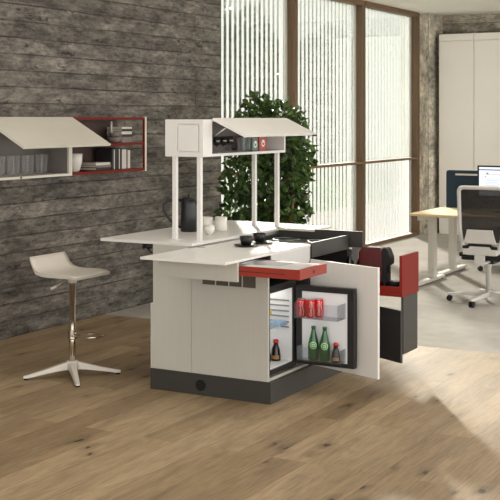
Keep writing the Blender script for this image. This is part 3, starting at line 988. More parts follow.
# end wall with a recessed panel
bx(b, OX0, -4.205, OY0, OY0 + 0.02, OZ0 + 0.0182, OZ1 - 0.0162); bx(b, -4.03, OX1 - 0.0202, OY0, OY0 + 0.02, OZ0 + 0.0182, OZ1 - 0.0162)
bx(b, -4.205, -4.03, OY0 + 0.012, OY0 + 0.02, OZ0 + 0.0182, OZ1 - 0.0162)
bx(b, -4.205, -4.03, OY0, OY0 + 0.0118, OZ0 + 0.0182, OZ0 + 0.03); bx(b, -4.205, -4.03, OY0, OY0 + 0.0118, OZ1 - 0.028, OZ1 - 0.0162)
bx(b, -4.197, -4.038, OY0 + 0.002, OY0 + 0.0118, OZ0 + 0.037, OZ1 - 0.035, 0.001)
obj('rack_carcass', b, 'white_top', t)
b = BM(); bx(b, OX0 + 0.001, OX0 + 0.012, OY0 + 0.0305, OY1 - 0.0185, OZ0 + 0.0185, OZ1 - 0.0165); bx(b, OX0 + 0.0125, OX1 - 0.021, OY0 + 0.11, OY0 + 0.117, OZ0 + 0.0185, OZ1 - 0.0165); obj('rack_back', b, 'mauve', t)
b = BM()
L = math.hypot(0.25, 0.115); a_ = math.atan2(-0.115, 0.25)
bx(b, 0, L, 6.715, OY1, 0.0, 0.016, 0.0015)
bmesh.ops.rotate(b, verts=b.verts, cent=(0, 0, 0), matrix=Matrix.Rotation(-a_, 3, 'Y'))
bmesh.ops.translate(b, verts=b.verts, vec=(OX1 + 0.001, 0, OZ1 - 0.004))
fl = obj('lift_up_flap', b, 'white_top', t)
b = BM(); bx(b, -3.752, -3.735, OY1 - 0.05, OY1 + 0.002, 1.664, 1.676, 0.001); obj('flap_handle', b, 'black', fl)
b = BM(); tube(b, [(-4.012, 6.735, 1.665), (-3.90, 6.735, 1.735)], 0.005, 8); obj('gas_strut', b, 'steel', fl)

# glasses, tins and a folded thing inside the rack
SZ = OZ0 + 0.0182
def goblet(x, y, label):
    t = thing('goblet', label, 'glass', (x, y, SZ), 'dark bowled glasses in the rack above the bar')
    b = BM(); lathe(b, x, y, [(0.026, SZ), (0.026, SZ + 0.003), (0.005, SZ + 0.008), (0.004, SZ + 0.045)], 16); obj('stem', b, 'tumbler', t)
    b = BM(); lathe(b, x, y, [(0.006, SZ + 0.0452), (0.022, SZ + 0.055), (0.027, SZ + 0.08), (0.024, SZ + 0.112)], 16); obj('bowl', b, 'smoke', t)
for k in range(3):
    goblet(-4.12, 6.98 + 0.095 * k, ['dark glass nearest the fixed end of the rack above the bar', 'second dark glass from the fixed end of the rack above the bar', 'third dark glass from the fixed end of the rack above the bar', 'dark glass next to the clear tumblers in the rack above the bar'][k])
def tumbler(x, y, z, r_, h, label, group, cat='glass', name='tumbler'):
    b = BM(); lathe(b, x, y, [(r_ * 0.8, z), (r_, z + h), (r_ - 0.003, z + h), (r_ * 0.8 - 0.003, z + 0.008)], 18, cap=True)
    o = obj(name, b, 'tumbler', None, True)
    return tag(o, label, cat, group)
tumbler(-4.11, 7.315, SZ, 0.032, 0.10, 'clear tumbler beside the dark glasses in the rack above the bar', 'clear tumblers in the rack above the bar')
tumbler(-4.11, 7.395, SZ, 0.032, 0.10, 'clear tumbler beside the green tin in the rack above the bar', 'clear tumblers in the rack above the bar')
def tin(y, w, h, m, label):
    t = thing('tea_tin', label, 'tin', (-4.14, y, SZ), 'tea tins in the rack above the bar')
    b = BM(); bx(b, -4.19, -4.09, y - w / 2, y + w / 2, SZ, SZ + h, 0.004); obj('tin_body', b, m, t)
    b = BM(); zc = SZ + h * 0.5
    o_ = [(y + 0.026 * math.cos(a), zc + 0.026 * math.sin(a)) for a in [2 * math.pi * k / 20 for k in range(20)]]
    prism(b, o_, 'X', -4.0898, -4.0892); i_ = [(y + 0.017 * math.cos(a), zc + 0.017 * math.sin(a)) for a in [2 * math.pi * k / 20 for k in range(20)]]
    prism(b, i_, 'X', -4.0891, -4.0888, mi=1); bx(b, -4.0887, -4.0884, y - 0.009, y + 0.009, zc + 0.003, zc + 0.02, mi=0)
    obj('round_emblem', b, ['can_white', m], t)
tin(7.49, 0.085, 0.098, 'tin_green', 'grey-green square tin with a round emblem above the bar')
tin(7.612, 0.115, 0.108, 'tin_red', 'coral red square tin with a round emblem above the bar')

# ------------------------------------------------------------------ things on the bar counter
BZ = 0.9802
t = thing('coffee_pot', 'tall black coffee pot with a looped handle on the bar counter', 'coffee pot', (-4.435, 7.12, BZ))
b = BM(); x, y = -4.435, 7.12
lathe(b, x, y, [(0.054, BZ), (0.059, BZ + 0.004), (0.058, BZ + 0.12), (0.055, BZ + 0.20), (0.052, BZ + 0.232)], 32, ribs=16, rib=0.012)
obj('pot_body', b, 'pot', t, True)
b = BM(); lathe(b, x, y, [(0.053, BZ + 0.2322), (0.046, BZ + 0.243), (0.02, BZ + 0.250), (0.007, BZ + 0.252), (0.010, BZ + 0.262), (0.004, BZ + 0.27)], 24); obj('pot_lid', b, 'pot', t, True)
b = BM(); hd = Vector((-0.8755, -0.4833, 0))
def hp(o_, z): return Vector((x, y, BZ + z)) + hd * o_
tube(b, [hp(0.050, 0.226), hp(0.10, 0.234), hp(0.15, 0.226), hp(0.180, 0.196), hp(0.180, 0.16), hp(0.156, 0.11), hp(0.112, 0.06), hp(0.056, 0.028)], [0.010, 0.010, 0.0105, 0.011, 0.011, 0.0105, 0.010, 0.010], 10)
obj('handle', b, 'stoneware', t, True)
b = BM(); prism(b, [(0, 0), (0.02, 0.05), (-0.02, 0.05)], 'Z', 0, 0.001); b.free()
b = BM(); sp = -hd
tube(b, [Vector((x, y, BZ + 0.20)) + sp * 0.048, Vector((x, y, BZ + 0.222)) + sp * 0.066, Vector((x, y, BZ + 0.234)) + sp * 0.078], [0.018, 0.013, 0.008], 10)
obj('spout', b, 'pot', t, True)


def mug(x, y, r_, h, label, hdir=None, cat='mug', name='mug', flare=1.0):
    t = thing(name, label, cat, (x, y, BZ), None)
    b = BM(); lathe(b, x, y, [(r_ * 0.86, BZ), (r_ * 0.97, BZ + 0.006), (r_, BZ + h), (r_ - 0.004, BZ + h), (r_ * 0.86, BZ + 0.012)], 28)
    obj(name + '_body', b, 'ceramic', t, True)
    if hdir:
        b = BM(); hv = Vector((hdir[0], hdir[1], 0)).normalized(); p0 = Vector((x, y, BZ))
        tube(b, [p0 + hv * (r_ - 0.002) + Vector((0, 0, h * 0.8)), p0 + hv * (r_ + 0.022) + Vector((0, 0, h * 0.78)), p0 + hv * (r_ + 0.026) + Vector((0, 0, h * 0.5)), p0 + hv * (r_ - 0.002) + Vector((0, 0, h * 0.25))], 0.005, 8)
        obj('handle', b, 'ceramic', t, True)
mug(-4.362, 7.245, 0.046, 0.098, 'white mug with its handle towards the black coffee pot', (-0.8755, -0.4833))
mug(-4.262, 7.285, 0.045, 0.100, 'white handleless beaker behind the small white bowl')
t = thing('sugar_bowl', 'small white footed bowl on the bar counter between post and beaker', 'bowl', (-4.195, 7.005, BZ))
b = BM(); x, y = -4.195, 7.005
lathe(b, x, y, [(0.020, BZ), (0.022, BZ + 0.006), (0.036, BZ + 0.016), (0.041, BZ + 0.035), (0.040, BZ + 0.060), (0.037, BZ + 0.060), (0.034, BZ + 0.02)], 28); obj('bowl_body', b, 'ceramic', t, True)
b = BM(); lathe(b, x, y, [(0.0395, BZ + 0.0602), (0.030, BZ + 0.066), (0.006, BZ + 0.069), (0.006, BZ + 0.075)], 24); obj('bowl_lid', b, 'ceramic', t, True)

# black cups on saucers
KZ = 0.9502
def cup(x, y, label, group='black espresso cups on the worktop'):
    t = thing('espresso_cup', label, 'cup', (x, y, KZ + 0.008), group)
    b = BM(); z = KZ + 0.0085
    lathe(b, x, y, [(0.026, z), (0.034, z + 0.008), (0.041, z + 0.035), (0.043, z + 0.060), (0.040, z + 0.060), (0.036, z + 0.05)], 28, ribs=14, rib=0.01); obj('cup_body', b, 'stoneware', t, True)
    b = BM(); hv = Vector((0.5, -0.8, 0)).normalized(); p0 = Vector((x, y, z))
    tube(b, [p0 + hv * 0.038 + Vector((0, 0, 0.05)), p0 + hv * 0.058 + Vector((0, 0, 0.046)), p0 + hv * 0.055 + Vector((0, 0, 0.026)), p0 + hv * 0.037 + Vector((0, 0, 0.02))], 0.004, 8); obj('handle', b, 'stoneware', t, True)
def saucer(x, y, label):
    b = BM(); lathe(b, x, y, [(0.045, KZ), (0.05, KZ + 0.002), (0.082, KZ + 0.010), (0.080, KZ + 0.012), (0.05, KZ + 0.0075)], 32)
    tag(obj('saucer', b, 'stoneware', None, True), label, 'saucer', 'black saucers on the worktop')
saucer(-3.73, 6.705, 'black saucer under the cup nearer the sliding worktop edge')
cup(-3.73, 6.705, 'black espresso cup nearer the red drawer, in front of its twin')
saucer(-3.725, 6.915, 'black saucer under the farther cup, nearer the hob')
cup(-3.745, 6.915, 'black espresso cup farther from the red drawer, nearer the hob')

# ================================================================== WALL CABINETS
t = thing('wall_cabinet', 'white wall cabinet with its front flap lifted, glasses inside', 'cabinet', (-6.16, 7.22, 1.30))
CX0, CX1, CY0, CY1, CZ0, CZ1 = WX + 0.002, -6.0, 6.67, 7.765, 1.318, 1.805
b = BM(); th = 0.020
bx(b, CX0, CX1, CY0, CY1, CZ0, CZ0 + th, 0.001); bx(b, CX0, CX1, CY0, CY1, CZ1 - th, CZ1, 0.001)
bx(b, CX0, CX1, CY0, CY0 + th, CZ0 + th, CZ1 - th); bx(b, CX0, CX1, CY1 - th, CY1, CZ0 + th, CZ1 - th)
obj('cabinet_carcass', b, 'flap_white', t)
b = BM(); bx(b, CX0, CX0 + 0.008, CY0 + th, CY1 - th, CZ0 + th, CZ1 - th); bx(b, CX0 + 0.009, CX1 - 0.02, CY1 - th - 0.004, CY1 - th - 0.0002, CZ0 + th, CZ1 - th); obj('cabinet_back', b, 'mauve', t)
b = BM(); L = math.hypot(0.40, 0.222); a_ = math.atan2(-0.222, 0.40)
bx(b, 0, L, CY0 + 0.01, CY1 + 0.005, 0, 0.018, 0.0015)
bmesh.ops.rotate(b, verts=b.verts, cent=(0, 0, 0), matrix=Matrix.Rotation(-a_, 3, 'Y'))
bmesh.ops.translate(b, verts=b.verts, vec=(CX1 + 0.002, 0, CZ1 - 0.012))
fl = obj('lift_up_flap', b, 'flap_white', t)
b = BM(); bx(b, -6.03, -5.99, CY1 - 0.055, CY1 - 0.021, 1.57, 1.62, 0.003); tube(b, [(-6.005, CY1 - 0.035, 1.60), (-5.86, CY1 - 0.035, 1.715)], 0.006, 8); obj('flap_stay', b, 'dark', fl)
b = BM(); lathe(b, 0, 0, [(0.009, 0), (0.009, 0.003)], 14); bmesh.ops.rotate(b, verts=b.verts, cent=(0, 0, 0), matrix=Matrix.Rotation(R(90), 3, 'Y')); bmesh.ops.translate(b, verts=b.verts, vec=(CX1, 7.13, CZ0 + 0.011)); obj('lock', b, 'black', t)
for k in range(7):
    lb = ['clear glass in the wall cabinet, closest to the picture edge', 'second clear glass from the picture edge in the wall cabinet', 'third clear glass from the picture edge in the wall cabinet',
          'fourth clear glass from the picture edge, mid row in the wall cabinet', 'third clear glass from the red shelves in the wall cabinet', 'second clear glass from the red shelves in the wall cabinet', 'clear glass closest to the red shelves in the wall cabinet'][k]
    tumbler(-6.13 + 0.02 * (k % 2), 7.05 + 0.088 * k, CZ0 + th + 0.0005, 0.028, 0.160, lb, 'tall clear glasses in the wall cabinet')

t = thing('wall_shelf', 'open red wall shelf unit with a white upright, holding books and bowls', 'shelf', (-6.15, 8.33, 1.30))
SY0, SY1 = 7.768, 8.86
SX1 = -6.0
def shelfboard(z0, z1):
    b = BM(); bx(b, WX + 0.002, SX1, SY0 + 0.019, SY1, z0, z1, 0.001); obj('shelf_board', b, 'shelf_red', t)
shelfboard(1.318, 1.340); shelfboard(1.556, 1.576); shelfboard(1.786, 1.806)
b = BM(); bx(b, WX + 0.002, SX1, SY0, SY0 + 0.018, 1.318, 1.806, 0.001); obj('inner_upright', b, 'flap_white', t)
b = BM(); bx(b, SX1 - 0.02, SX1, SY1 + 0.0005, SY1 + 0.008, 1.318, 1.806, 0.001); obj('red_upright', b, 'shelf_red', t)
b = BM(); bx(b, SX1 - 0.02, SX1 + 0.005, SY1 + 0.0085, SY1 + 0.028, 1.312, 1.812, 0.001); obj('white_upright', b, 'flap_white', t)

b = BM(); bx(b, WX + 0.002, WX + 0.008, SY0 + 0.0185, SY1, 1.341, 1.555); bx(b, WX + 0.002, WX + 0.008, SY0 + 0.0185, SY1, 1.577, 1.785); obj('shelf_back', b, 'shelf_lining', t)

# on the shelves
LZ, UZ = 1.3405, 1.5765
def bowl(x, y, z, r_, h, label, name='bowl', cat='bowl', group=None, m='ceramic'):
    b = BM(); lathe(b, x, y, [(r_ * 0.55, z), (r_ * 0.75, z + h * 0.12), (r_ * 0.97, z + h * 0.55), (r_, z + h), (r_ - 0.004, z + h), (r_ * 0.9, z + h * 0.55), (r_ * 0.6, z + h * 0.18)], 28)
    return tag(obj(name, b, m, None, True), label, cat, group)
bowl(-6.10, 7.93, LZ, 0.078, 0.155, 'deep white planter bowl on the lower red shelf', 'planter_bowl')
bowl(-6.12, 8.555, UZ, 0.062, 0.050, 'larger bowl at the bottom of the pair on the upper red shelf', group='bowls on the red shelf', m='terracotta')
bowl(-6.12, 8.555, UZ + 0.0505, 0.045, 0.040, 'small bowl stacked on the larger bowl on the upper red shelf', group='bowls on the red shelf', m='terracotta')
tag(obj('candle', (lambda b: (lathe(b, -6.20, 8.62, [(0.011, UZ), (0.011, UZ + 0.185), (0.002, UZ + 0.195)], 12), b)[1])(BM()), 'ceramic'), 'slim white candle standing behind the bowls on the upper red shelf', 'candle')


def book(x0, x1, y0, y1, z0, z1, spine, label, group, cover):
    """block of pages between two boards with a spine on the room side"""
    t = thing('book', label, 'book', ((x0 + x1) / 2, (y0 + y1) / 2, z0), group)
    th_ = 0.003
    b = BM()
    if y1 - y0 < z1 - z0:       # standing
        bx(b, x0, x1, y0, y0 + th_, z0, z1); bx(b, x0, x1, y1 - th_, y1, z0, z1); bx(b, x1 - th_, x1, y0 + th_, y1 - th_, z0, z1)
        p_ = (x0 + 0.004, x1 - th_ - 0.0004, y0 + th_ + 0.0004, y1 - th_ - 0.0004, z0 + 0.003, z1 - 0.004)
    else:
        bx(b, x0, x1, y0, y1, z0, z0 + th_); bx(b, x0, x1, y0, y1, z1 - th_, z1); bx(b, x1 - th_, x1, y0, y1, z0 + th_, z1 - th_)
        p_ = (x0 + 0.004, x1 - th_ - 0.0004, y0 + 0.004, y1 - 0.004, z0 + th_ + 0.0004, z1 - th_ - 0.0004)
    obj('cover', b, cover, t)
    b = BM(); bx(b, *p_); obj('pages', b, 'paper', t)


# upright books, dark ones first then pale ones
y = 8.462
ub = [(0.030, 0.185, 'book_dark', 'dark upright book next to the flat stack on the lower red shelf'),
      (0.014, 0.178, 'book_white', 'thin white book between the first dark books on the lower red shelf'),
      (0.034, 0.190, 'book_dark', 'thick dark upright book right of the thin white book'),
      (0.026, 0.186, 'book_dark', 'dark upright book in the middle of the lower red shelf row'),
      (0.013, 0.180, 'book_white', 'thin white book in the middle of the lower red shelf row'),
      (0.030, 0.188, 'book_dark', 'dark upright book touching the pale books on the lower red shelf'),
      (0.032, 0.172, 'book_white', 'first pale upright book after the dark ones'),
      (0.030, 0.176, 'book_white', 'pale upright book second after the dark ones'),
      (0.028, 0.172, 'book_grey', 'pale grey upright book near the row end'),
      (0.034, 0.166, 'book_white', 'last pale upright book, nearest the white upright')]
for w_, h_, cv, lb in ub:
    book(-6.26, -6.08, y, y + w_, LZ, LZ + h_, None, lb, 'upright books on the lower red shelf', cv)
    y += w_ + 0.0015
z = LZ
for h_, cv, lb, dy in ((0.024, 'book_dark', 'dark book at the bottom of the flat stack on the lower red shelf', 0), (0.020, 'book_grey', 'grey book in the middle of the flat stack on the lower red shelf', 0.006), (0.022, 'book_white', 'white book topmost of the flat stack on the lower red shelf', -0.004)):
    book(-6.25, -6.07, 8.215 + dy, 8.43 + dy, z, z + h_, None, lb, 'flat books on the lower red shelf', cv)
    z += h_ + 0.0005
z = UZ
for h_, cv, lb, dy in ((0.05, 'book_grey', 'thick grey book lowest of the stack on the upper red shelf', 0), (0.024, 'book_dark', 'dark book second from below in the upper shelf stack', 0.008), (0.026, 'book_white', 'white book third from below in the upper shelf stack', -0.004), (0.022, 'book_dark', 'dark book second from the top in the upper shelf stack', 0.004), (0.018, 'book_white', 'white book topmost of the stack on the upper red shelf', 0.0)):
    book(-6.26, -6.09, 8.63 + dy, 8.79 + dy, z, z + h_, None, lb, 'flat books on the upper red shelf', cv)
    z += h_ + 0.0005

# ================================================================== BAR STOOL
SXc, SYc = -4.975, 6.456
t = thing('bar_stool', 'pale moulded bar stool on a chrome column with a star base', 'stool', (SXc, SYc, 0))
b = BM()
# seat: a curved shell swept across its width
prof = [(-0.215, 0.842), (-0.200, 0.815), (-0.178, 0.775), (-0.150, 0.750), (-0.105, 0.738), (-0.04, 0.735), (0.03, 0.737), (0.09, 0.738), (0.145, 0.732), (0.18, 0.720)]
W = 0.205
nw = 10
grid_t, grid_b = [], []
for i, (px_, pz_) in enumerate(prof):
    j0, j1 = max(i - 1, 0), min(i + 1, len(prof) - 1)
    dx, dz = prof[j1][0] - prof[j0][0], prof[j1][1] - prof[j0][1]
    l_ = math.hypot(dx, dz); nx, nz = -dz / l_, dx / l_
    th_ = 0.012 if i < 3 else (0.026 if i < 8 else 0.018)
    wi = W * (0.93 if i == 0 else (0.98 if i == 1 else 1.0)) * (0.97 if i >= len(prof) - 1 else 1)
    rt, rb = [], []
    for k in range(nw + 1):
        u = -1 + 2 * k / nw
        dip = -0.010 * (1 - u * u) if 2 < i < 9 else 0
        rt.append(b.verts.new((SXc + px_, SYc + u * wi, pz_ + dip)))
        rb.append(b.verts.new((SXc + px_ - nx * th_, SYc + u * wi * 0.985, pz_ + dip - nz * th_)))
    grid_t.append(rt); grid_b.append(rb)
for gr in (grid_t, grid_b):
    for i in range(len(prof) - 1):
        for k in range(nw):
            b.faces.new((gr[i][k], gr[i + 1][k], gr[i + 1][k + 1], gr[i][k + 1])).smooth = True
for i in range(len(prof) - 1):
    for k in (0, nw):
        b.faces.new((grid_t[i][k], grid_t[i + 1][k], grid_b[i + 1][k], grid_b[i][k]))
for i in (0, len(prof) - 1):
    for k in range(nw):
        b.faces.new((grid_t[i][k], grid_t[i][k + 1], grid_b[i][k + 1], grid_b[i][k]))
obj('seat', b, 'stool', t)
b = BM(); bx(b, SXc - 0.09, SXc + 0.09, SYc - 0.09, SYc + 0.09, 0.690, 0.700, 0.003); lathe(b, SXc, SYc, [(0.03, 0.655), (0.036, 0.69)], 20); obj('seat_plate', b, 'leg_grey', t)
b = BM(); lathe(b, SXc, SYc, [(0.0235, 0.085), (0.0235, 0.40), (0.0225, 0.40), (0.0225, 0.66)], 24); obj('column', b, 'chrome', t, True)
b = BM(); tube(b, [(SXc - 0.02, SYc - 0.03, 0.685), (SXc - 0.06, SYc - 0.075, 0.645), (SXc - 0.075, SYc - 0.09, 0.632)], 0.004, 8); lv = obj('lever', b, 'chrome', t)
b = BM(); tube(b, [(SXc - 0.070, SYc - 0.085, 0.637), (SXc - 0.10, SYc - 0.115, 0.618)], [0.007, 0.011], 10); obj('lever_grip', b, 'stool', lv)
b = BM()
zf = 0.292
tube(b, [(SXc + 0.02, SYc - 0.026, zf), (SXc + 0.10, SYc - 0.075, zf + 0.004), (SXc + 0.20, SYc - 0.085, zf + 0.01), (SXc + 0.235, SYc - 0.06, zf + 0.012), (SXc + 0.24, SYc, zf + 0.013), (SXc + 0.235, SYc + 0.06, zf + 0.012), (SXc + 0.20, SYc + 0.085, zf + 0.01), (SXc + 0.10, SYc + 0.075, zf + 0.004), (SXc + 0.02, SYc + 0.026, zf)], 0.006, 8)
lathe(b, SXc, SYc, [(0.030, 0.262), (0.033, 0.266), (0.033, 0.28), (0.0295, 0.284), (0.0295, 0.325), (0.026, 0.33)], 20)
tube(b, [(SXc + 0.03, SYc - 0.01, 0.31), (SXc + 0.05, SYc - 0.022, 0.312)], 0.008, 8)
obj('footrest', b, 'chrome', t, True)
b = BM(); lathe(b, SXc, SYc, [(0.048, 0.055), (0.046, 0.10), (0.040, 0.112), (0.028, 0.116)], 20); obj('base_hub', b, 'stool', t, True)
for (lx, ly) in ((-5.200, 6.224), (-4.753, 6.228), (-4.748, 6.690), (-5.198, 6.684)):
    b = BM()
    d_ = Vector((lx - SXc, ly - SYc, 0)); ln_ = d_.length; d_.normalize(); sd = Vector((-d_.y, d_.x, 0))
    secs = [(0.03, 0.058, 0.110, 0.030), (0.09, 0.052, 0.092, 0.026), (0.20, 0.034, 0.060, 0.021), (ln_ - 0.02, 0.014, 0.034, 0.018), (ln_ + 0.012, 0.012, 0.028, 0.013)]
    rings = []
    for s_, z0_, z1_, hw in secs:
        c_ = Vector((SXc, SYc, 0)) + d_ * s_
        rings.append([b.verts.new(c_ + sd * hw * q + Vector((0, 0, zz))) for q, zz in ((-1, z0_), (1, z0_), (0.75, z1_), (-0.75, z1_))])
    for a1, a2 in zip(rings[:-1], rings[1:]):
        for k in range(4):
            b.faces.new((a1[k], a1[(k + 1) % 4], a2[(k + 1) % 4], a2[k]))
    b.faces.new(rings[0]); b.faces.new(rings[-1])
    lg = obj('leg', b, 'stool', t)
    b = BM(); lathe(b, lx - d_.x * 0.005, ly - d_.y * 0.005, [(0.013, 0.0), (0.015, 0.004), (0.014, 0.0118)], 14); obj('foot', b, 'soft_black', lg)

# ================================================================== PLANT
t = thing('potted_ficus', 'bushy dark green indoor tree standing behind the island by the window', 'plant', (-5.40, 10.14, 0))
PX, PY = -5.40, 10.14
rv, dv = Vector((0.8755, 0.4833, 0)), Vector((-0.4833, 0.8755, 0))
def pp(o_, z, dd=0.0): return Vector((PX, PY, z)) + rv * o_ + dv * dd
b = BM(); lathe(b, PX, PY, [(0.15, 0.0), (0.16, 0.01), (0.19, 0.36), (0.20, 0.38), (0.185, 0.38), (0.178, 0.33)], 32); obj('plant_pot', b, 'terracotta', t, True)
b = BM(); lathe(b, PX, PY, [(0.176, 0.31), (0.176, 0.331)], 24); obj('soil', b, 'soft_black', t)
b = BM()
stems = [(0.03, 0.02), (-0.05, 0.03), (0.07, -0.03), (-0.01, -0.05)]
tips = [(0.05, 1.80, 0.0), (-0.22, 1.62, 0.1), (0.32, 1.35, -0.1), (0.12, 1.5, -0.15)]
for (s0, d0), (s1, z1, d1) in zip(stems, tips):
    tube(b, [pp(s0, 0.31, d0), pp(s0 * 1.6 + 0.03, 0.8, d0), pp((s0 + s1) / 2, 1.2, (d0 + d1) / 2), pp(s1, z1, d1)], [0.022, 0.019, 0.013, 0.006], 8)
prng = random.Random(21)
for k in range(26):
    z = 0.5 + 1.3 * k / 26
    a = prng.random() * 6.28; l_ = 0.3 + 0.15 * prng.random()
    s0 = 0.05 * math.sin(k)
    tube(b, [pp(s0, z, 0), pp(s0 + math.cos(a) * l_ * 0.5, z + 0.10, math.sin(a) * l_ * 0.5), pp(s0 + math.cos(a) * l_, z + 0.08, math.sin(a) * l_)], [0.008, 0.005, 0.002], 5)
tube(b, [pp(0.24, 0.33, -0.10), pp(0.22, 0.7, -0.16), pp(0.25, 1.05, -0.12)], [0.035, 0.03, 0.012], 8)
obj('stems', b, 'bark', t)
b = BM()
bl = []
for (o_, z, r_) in ((-0.10, 1.84, 0.19), (0.02, 1.90, 0.14), (0.17, 1.80, 0.18), (-0.20, 1.72, 0.13), (0.05, 1.66, 0.27), (0.24, 1.60, 0.20), (-0.20, 1.52, 0.22), (0.27, 1.42, 0.19), (0.10, 1.36, 0.30),
                    (-0.18, 1.28, 0.25), (0.22, 1.20, 0.22), (-0.33, 1.12, 0.15), (0.02, 1.05, 0.30), (0.20, 0.98, 0.18), (-0.16, 0.90, 0.26), (-0.36, 0.84, 0.14), (0.08, 0.78, 0.26), (0.31, 0.90, 0.13), (0.32, 0.68, 0.12), (-0.22, 0.66, 0.2), (0.1, 0.58, 0.2)):
    c_ = pp(o_, z, prng.uniform(-0.2, 0.2))
    bl.append((c_.x, c_.y, c_.z, r_))
foliage(b, bl, 3700, 0.080, prng)
obj('leaves', b, 'leaf', t)

# ================================================================== OFFICE CORNER
# wardrobes along the back wall
for k in range(2):
    x0 = -6.14 + 0.565 * k; x1 = x0 + 0.560
    t = thing('wardrobe', ['tall beige wardrobe unit next to the concrete column', 'tall beige wardrobe unit behind the computer screen'][k], 'wardrobe', ((x0 + x1) / 2, 17.4, 0), 'beige wardrobe units on the back wall')
    b = BM(); bx(b, x0, x1, 17.222, 17.595, 0.0, 3.10, 0.002); obj('wardrobe_body', b, 'wardrobe', t)
    b = BM(); bx(b, x0 + 0.002, x1 - 0.002, 17.20, 17.2215, 0.06, 2.985, 0.002); obj('door', b, 'wardrobe', t)
    b = BM(); bx(b, x0 + 0.001, x1 - 0.001, 17.20, 17.2215, 2.993, 3.098, 0.002); obj('top_fascia', b, 'wardrobe', t)

# bench desks back to back
def desk(y0, y1, posty, foot0, foot1, lx, label):
    t = thing('desk', label, 'desk', (-3.70, (y0 + y1) / 2, 0), 'oak topped desks standing back to back')
    b = BM(); bx(b, -4.50, -2.80, y0, y1, 0.755, 0.78, 0.002); obj('desktop', b, 'oak_top', t)
    for xl in (lx, -2.95):
        b = BM(); bx(b, xl - 0.035, xl + 0.035, posty - 0.05, posty + 0.05, 0.046, 0.70, 0.003); bx(b, xl - 0.03, xl + 0.03, y0 + 0.1, y1 - 0.1, 0.7005, 0.7545, 0.002); lg = obj('leg', b, 'leg_grey', t)
        b = BM(); bx(b, xl - 0.035, xl + 0.035, foot0, foot1, 0.014, 0.045, 0.004); ft = obj('foot', b, 'leg_grey', lg)
        b = BM()
        for yy in (foot0 + 0.03, foot1 - 0.03):
            lathe(b, xl, yy, [(0.022, 0.0), (0.022, 0.0138)], 14)
        obj('glide', b, 'soft_black', ft)
    b = BM(); bx(b, -4.39, -2.99, posty - 0.02, posty + 0.02, 0.706, 0.75, 0.002); obj('crossbar', b, 'leg_grey', t)
desk(11.66, 12.66, 12.15, 11.46, 12.46, -4.41, 'oak desk with the computer screen, nearer the kitchen island')
desk(12.74, 13.62, 13.0, 12.50, 13.40, -4.47, 'oak desk hidden behind the navy screen panel')
t = thing('desk_divider', 'navy felt divider panel with a pale slot between the two desks', 'divider', (-3.6, 12.70, 0.755))
b = BM()
out = fillet([(-4.44, 0.70), (-2.9, 0.70), (-2.9, 1.205), (-4.44, 1.205)], 0.03, 4)
prism(b, out, 'Y', 12.685, 12.715, 0.004); obj('felt_panel', b, 'navy', t)
b = BM(); bx(b, -4.33, -3.0, 12.680, 12.6848, 1.148, 1.168, 0.001); obj('accessory_rail', b, 'leg_grey', t)

t = thing('computer_monitor', 'black-framed computer monitor showing a pale web page on the desk', 'monitor', (-3.62, 12.25, 0.78))
mx0, mx1, mz0, mz1, my = -3.93, -3.33, 0.93, 1.285, 12.24
b = BM(); bx(b, mx0, mx1, my, my + 0.03, mz0, mz1, 0.004); obj('monitor_housing', b, 'black', t)
b = BM()
bx(b, mx0 + 0.02, mx1 - 0.02, my - 0.0012, my - 0.0002, mz0 + 0.03, mz1 - 0.018, 0, mi=0)
yq = (my - 0.0018, my - 0.0013)
bx(b, mx0 + 0.02, mx1 - 0.02, *yq, mz1 - 0.052, mz1 - 0.042, 0, mi=1)
bx(b, mx0 + 0.10, mx0 + 0.125, *yq, mz1 - 0.09, mz1 - 0.078, 0, mi=4)
bx(b, mx0 + 0.085, mx0 + 0.15, *yq, mz1 - 0.101, mz1 - 0.096, 0, mi=2)
bx(b, mx0 + 0.16, mx0 + 0.27, *yq, mz1 - 0.100, mz1 - 0.095, 0, mi=3)
bx(b, mx0 + 0.085, mx0 + 0.097, *yq, mz1 - 0.127, mz1 - 0.117, 0, mi=4)
for k in range(6):
    bx(b, mx0 + 0.085, mx0 + 0.26 - 0.02 * (k % 3), *yq, mz1 - 0.146 - 0.018 * k, mz1 - 0.142 - 0.018 * k, 0, mi=2)
bx(b, mx1 - 0.30, mx1 - 0.04, *yq, mz0 + 0.05, mz1 - 0.11, 0, mi=2)
obj('screen', b, ['screen_white', 'screen_bar', 'screen_grey', 'screen_red', 'screen_dark'], t)
b = BM(); bx(b, -3.66, -3.60, my + 0.0305, my + 0.05, 0.79, 1.10, 0.003); bx(b, -3.74, -3.52, my - 0.06, my + 0.12, 0.7802, 0.79, 0.003); obj('monitor_stand', b, 'black', t)


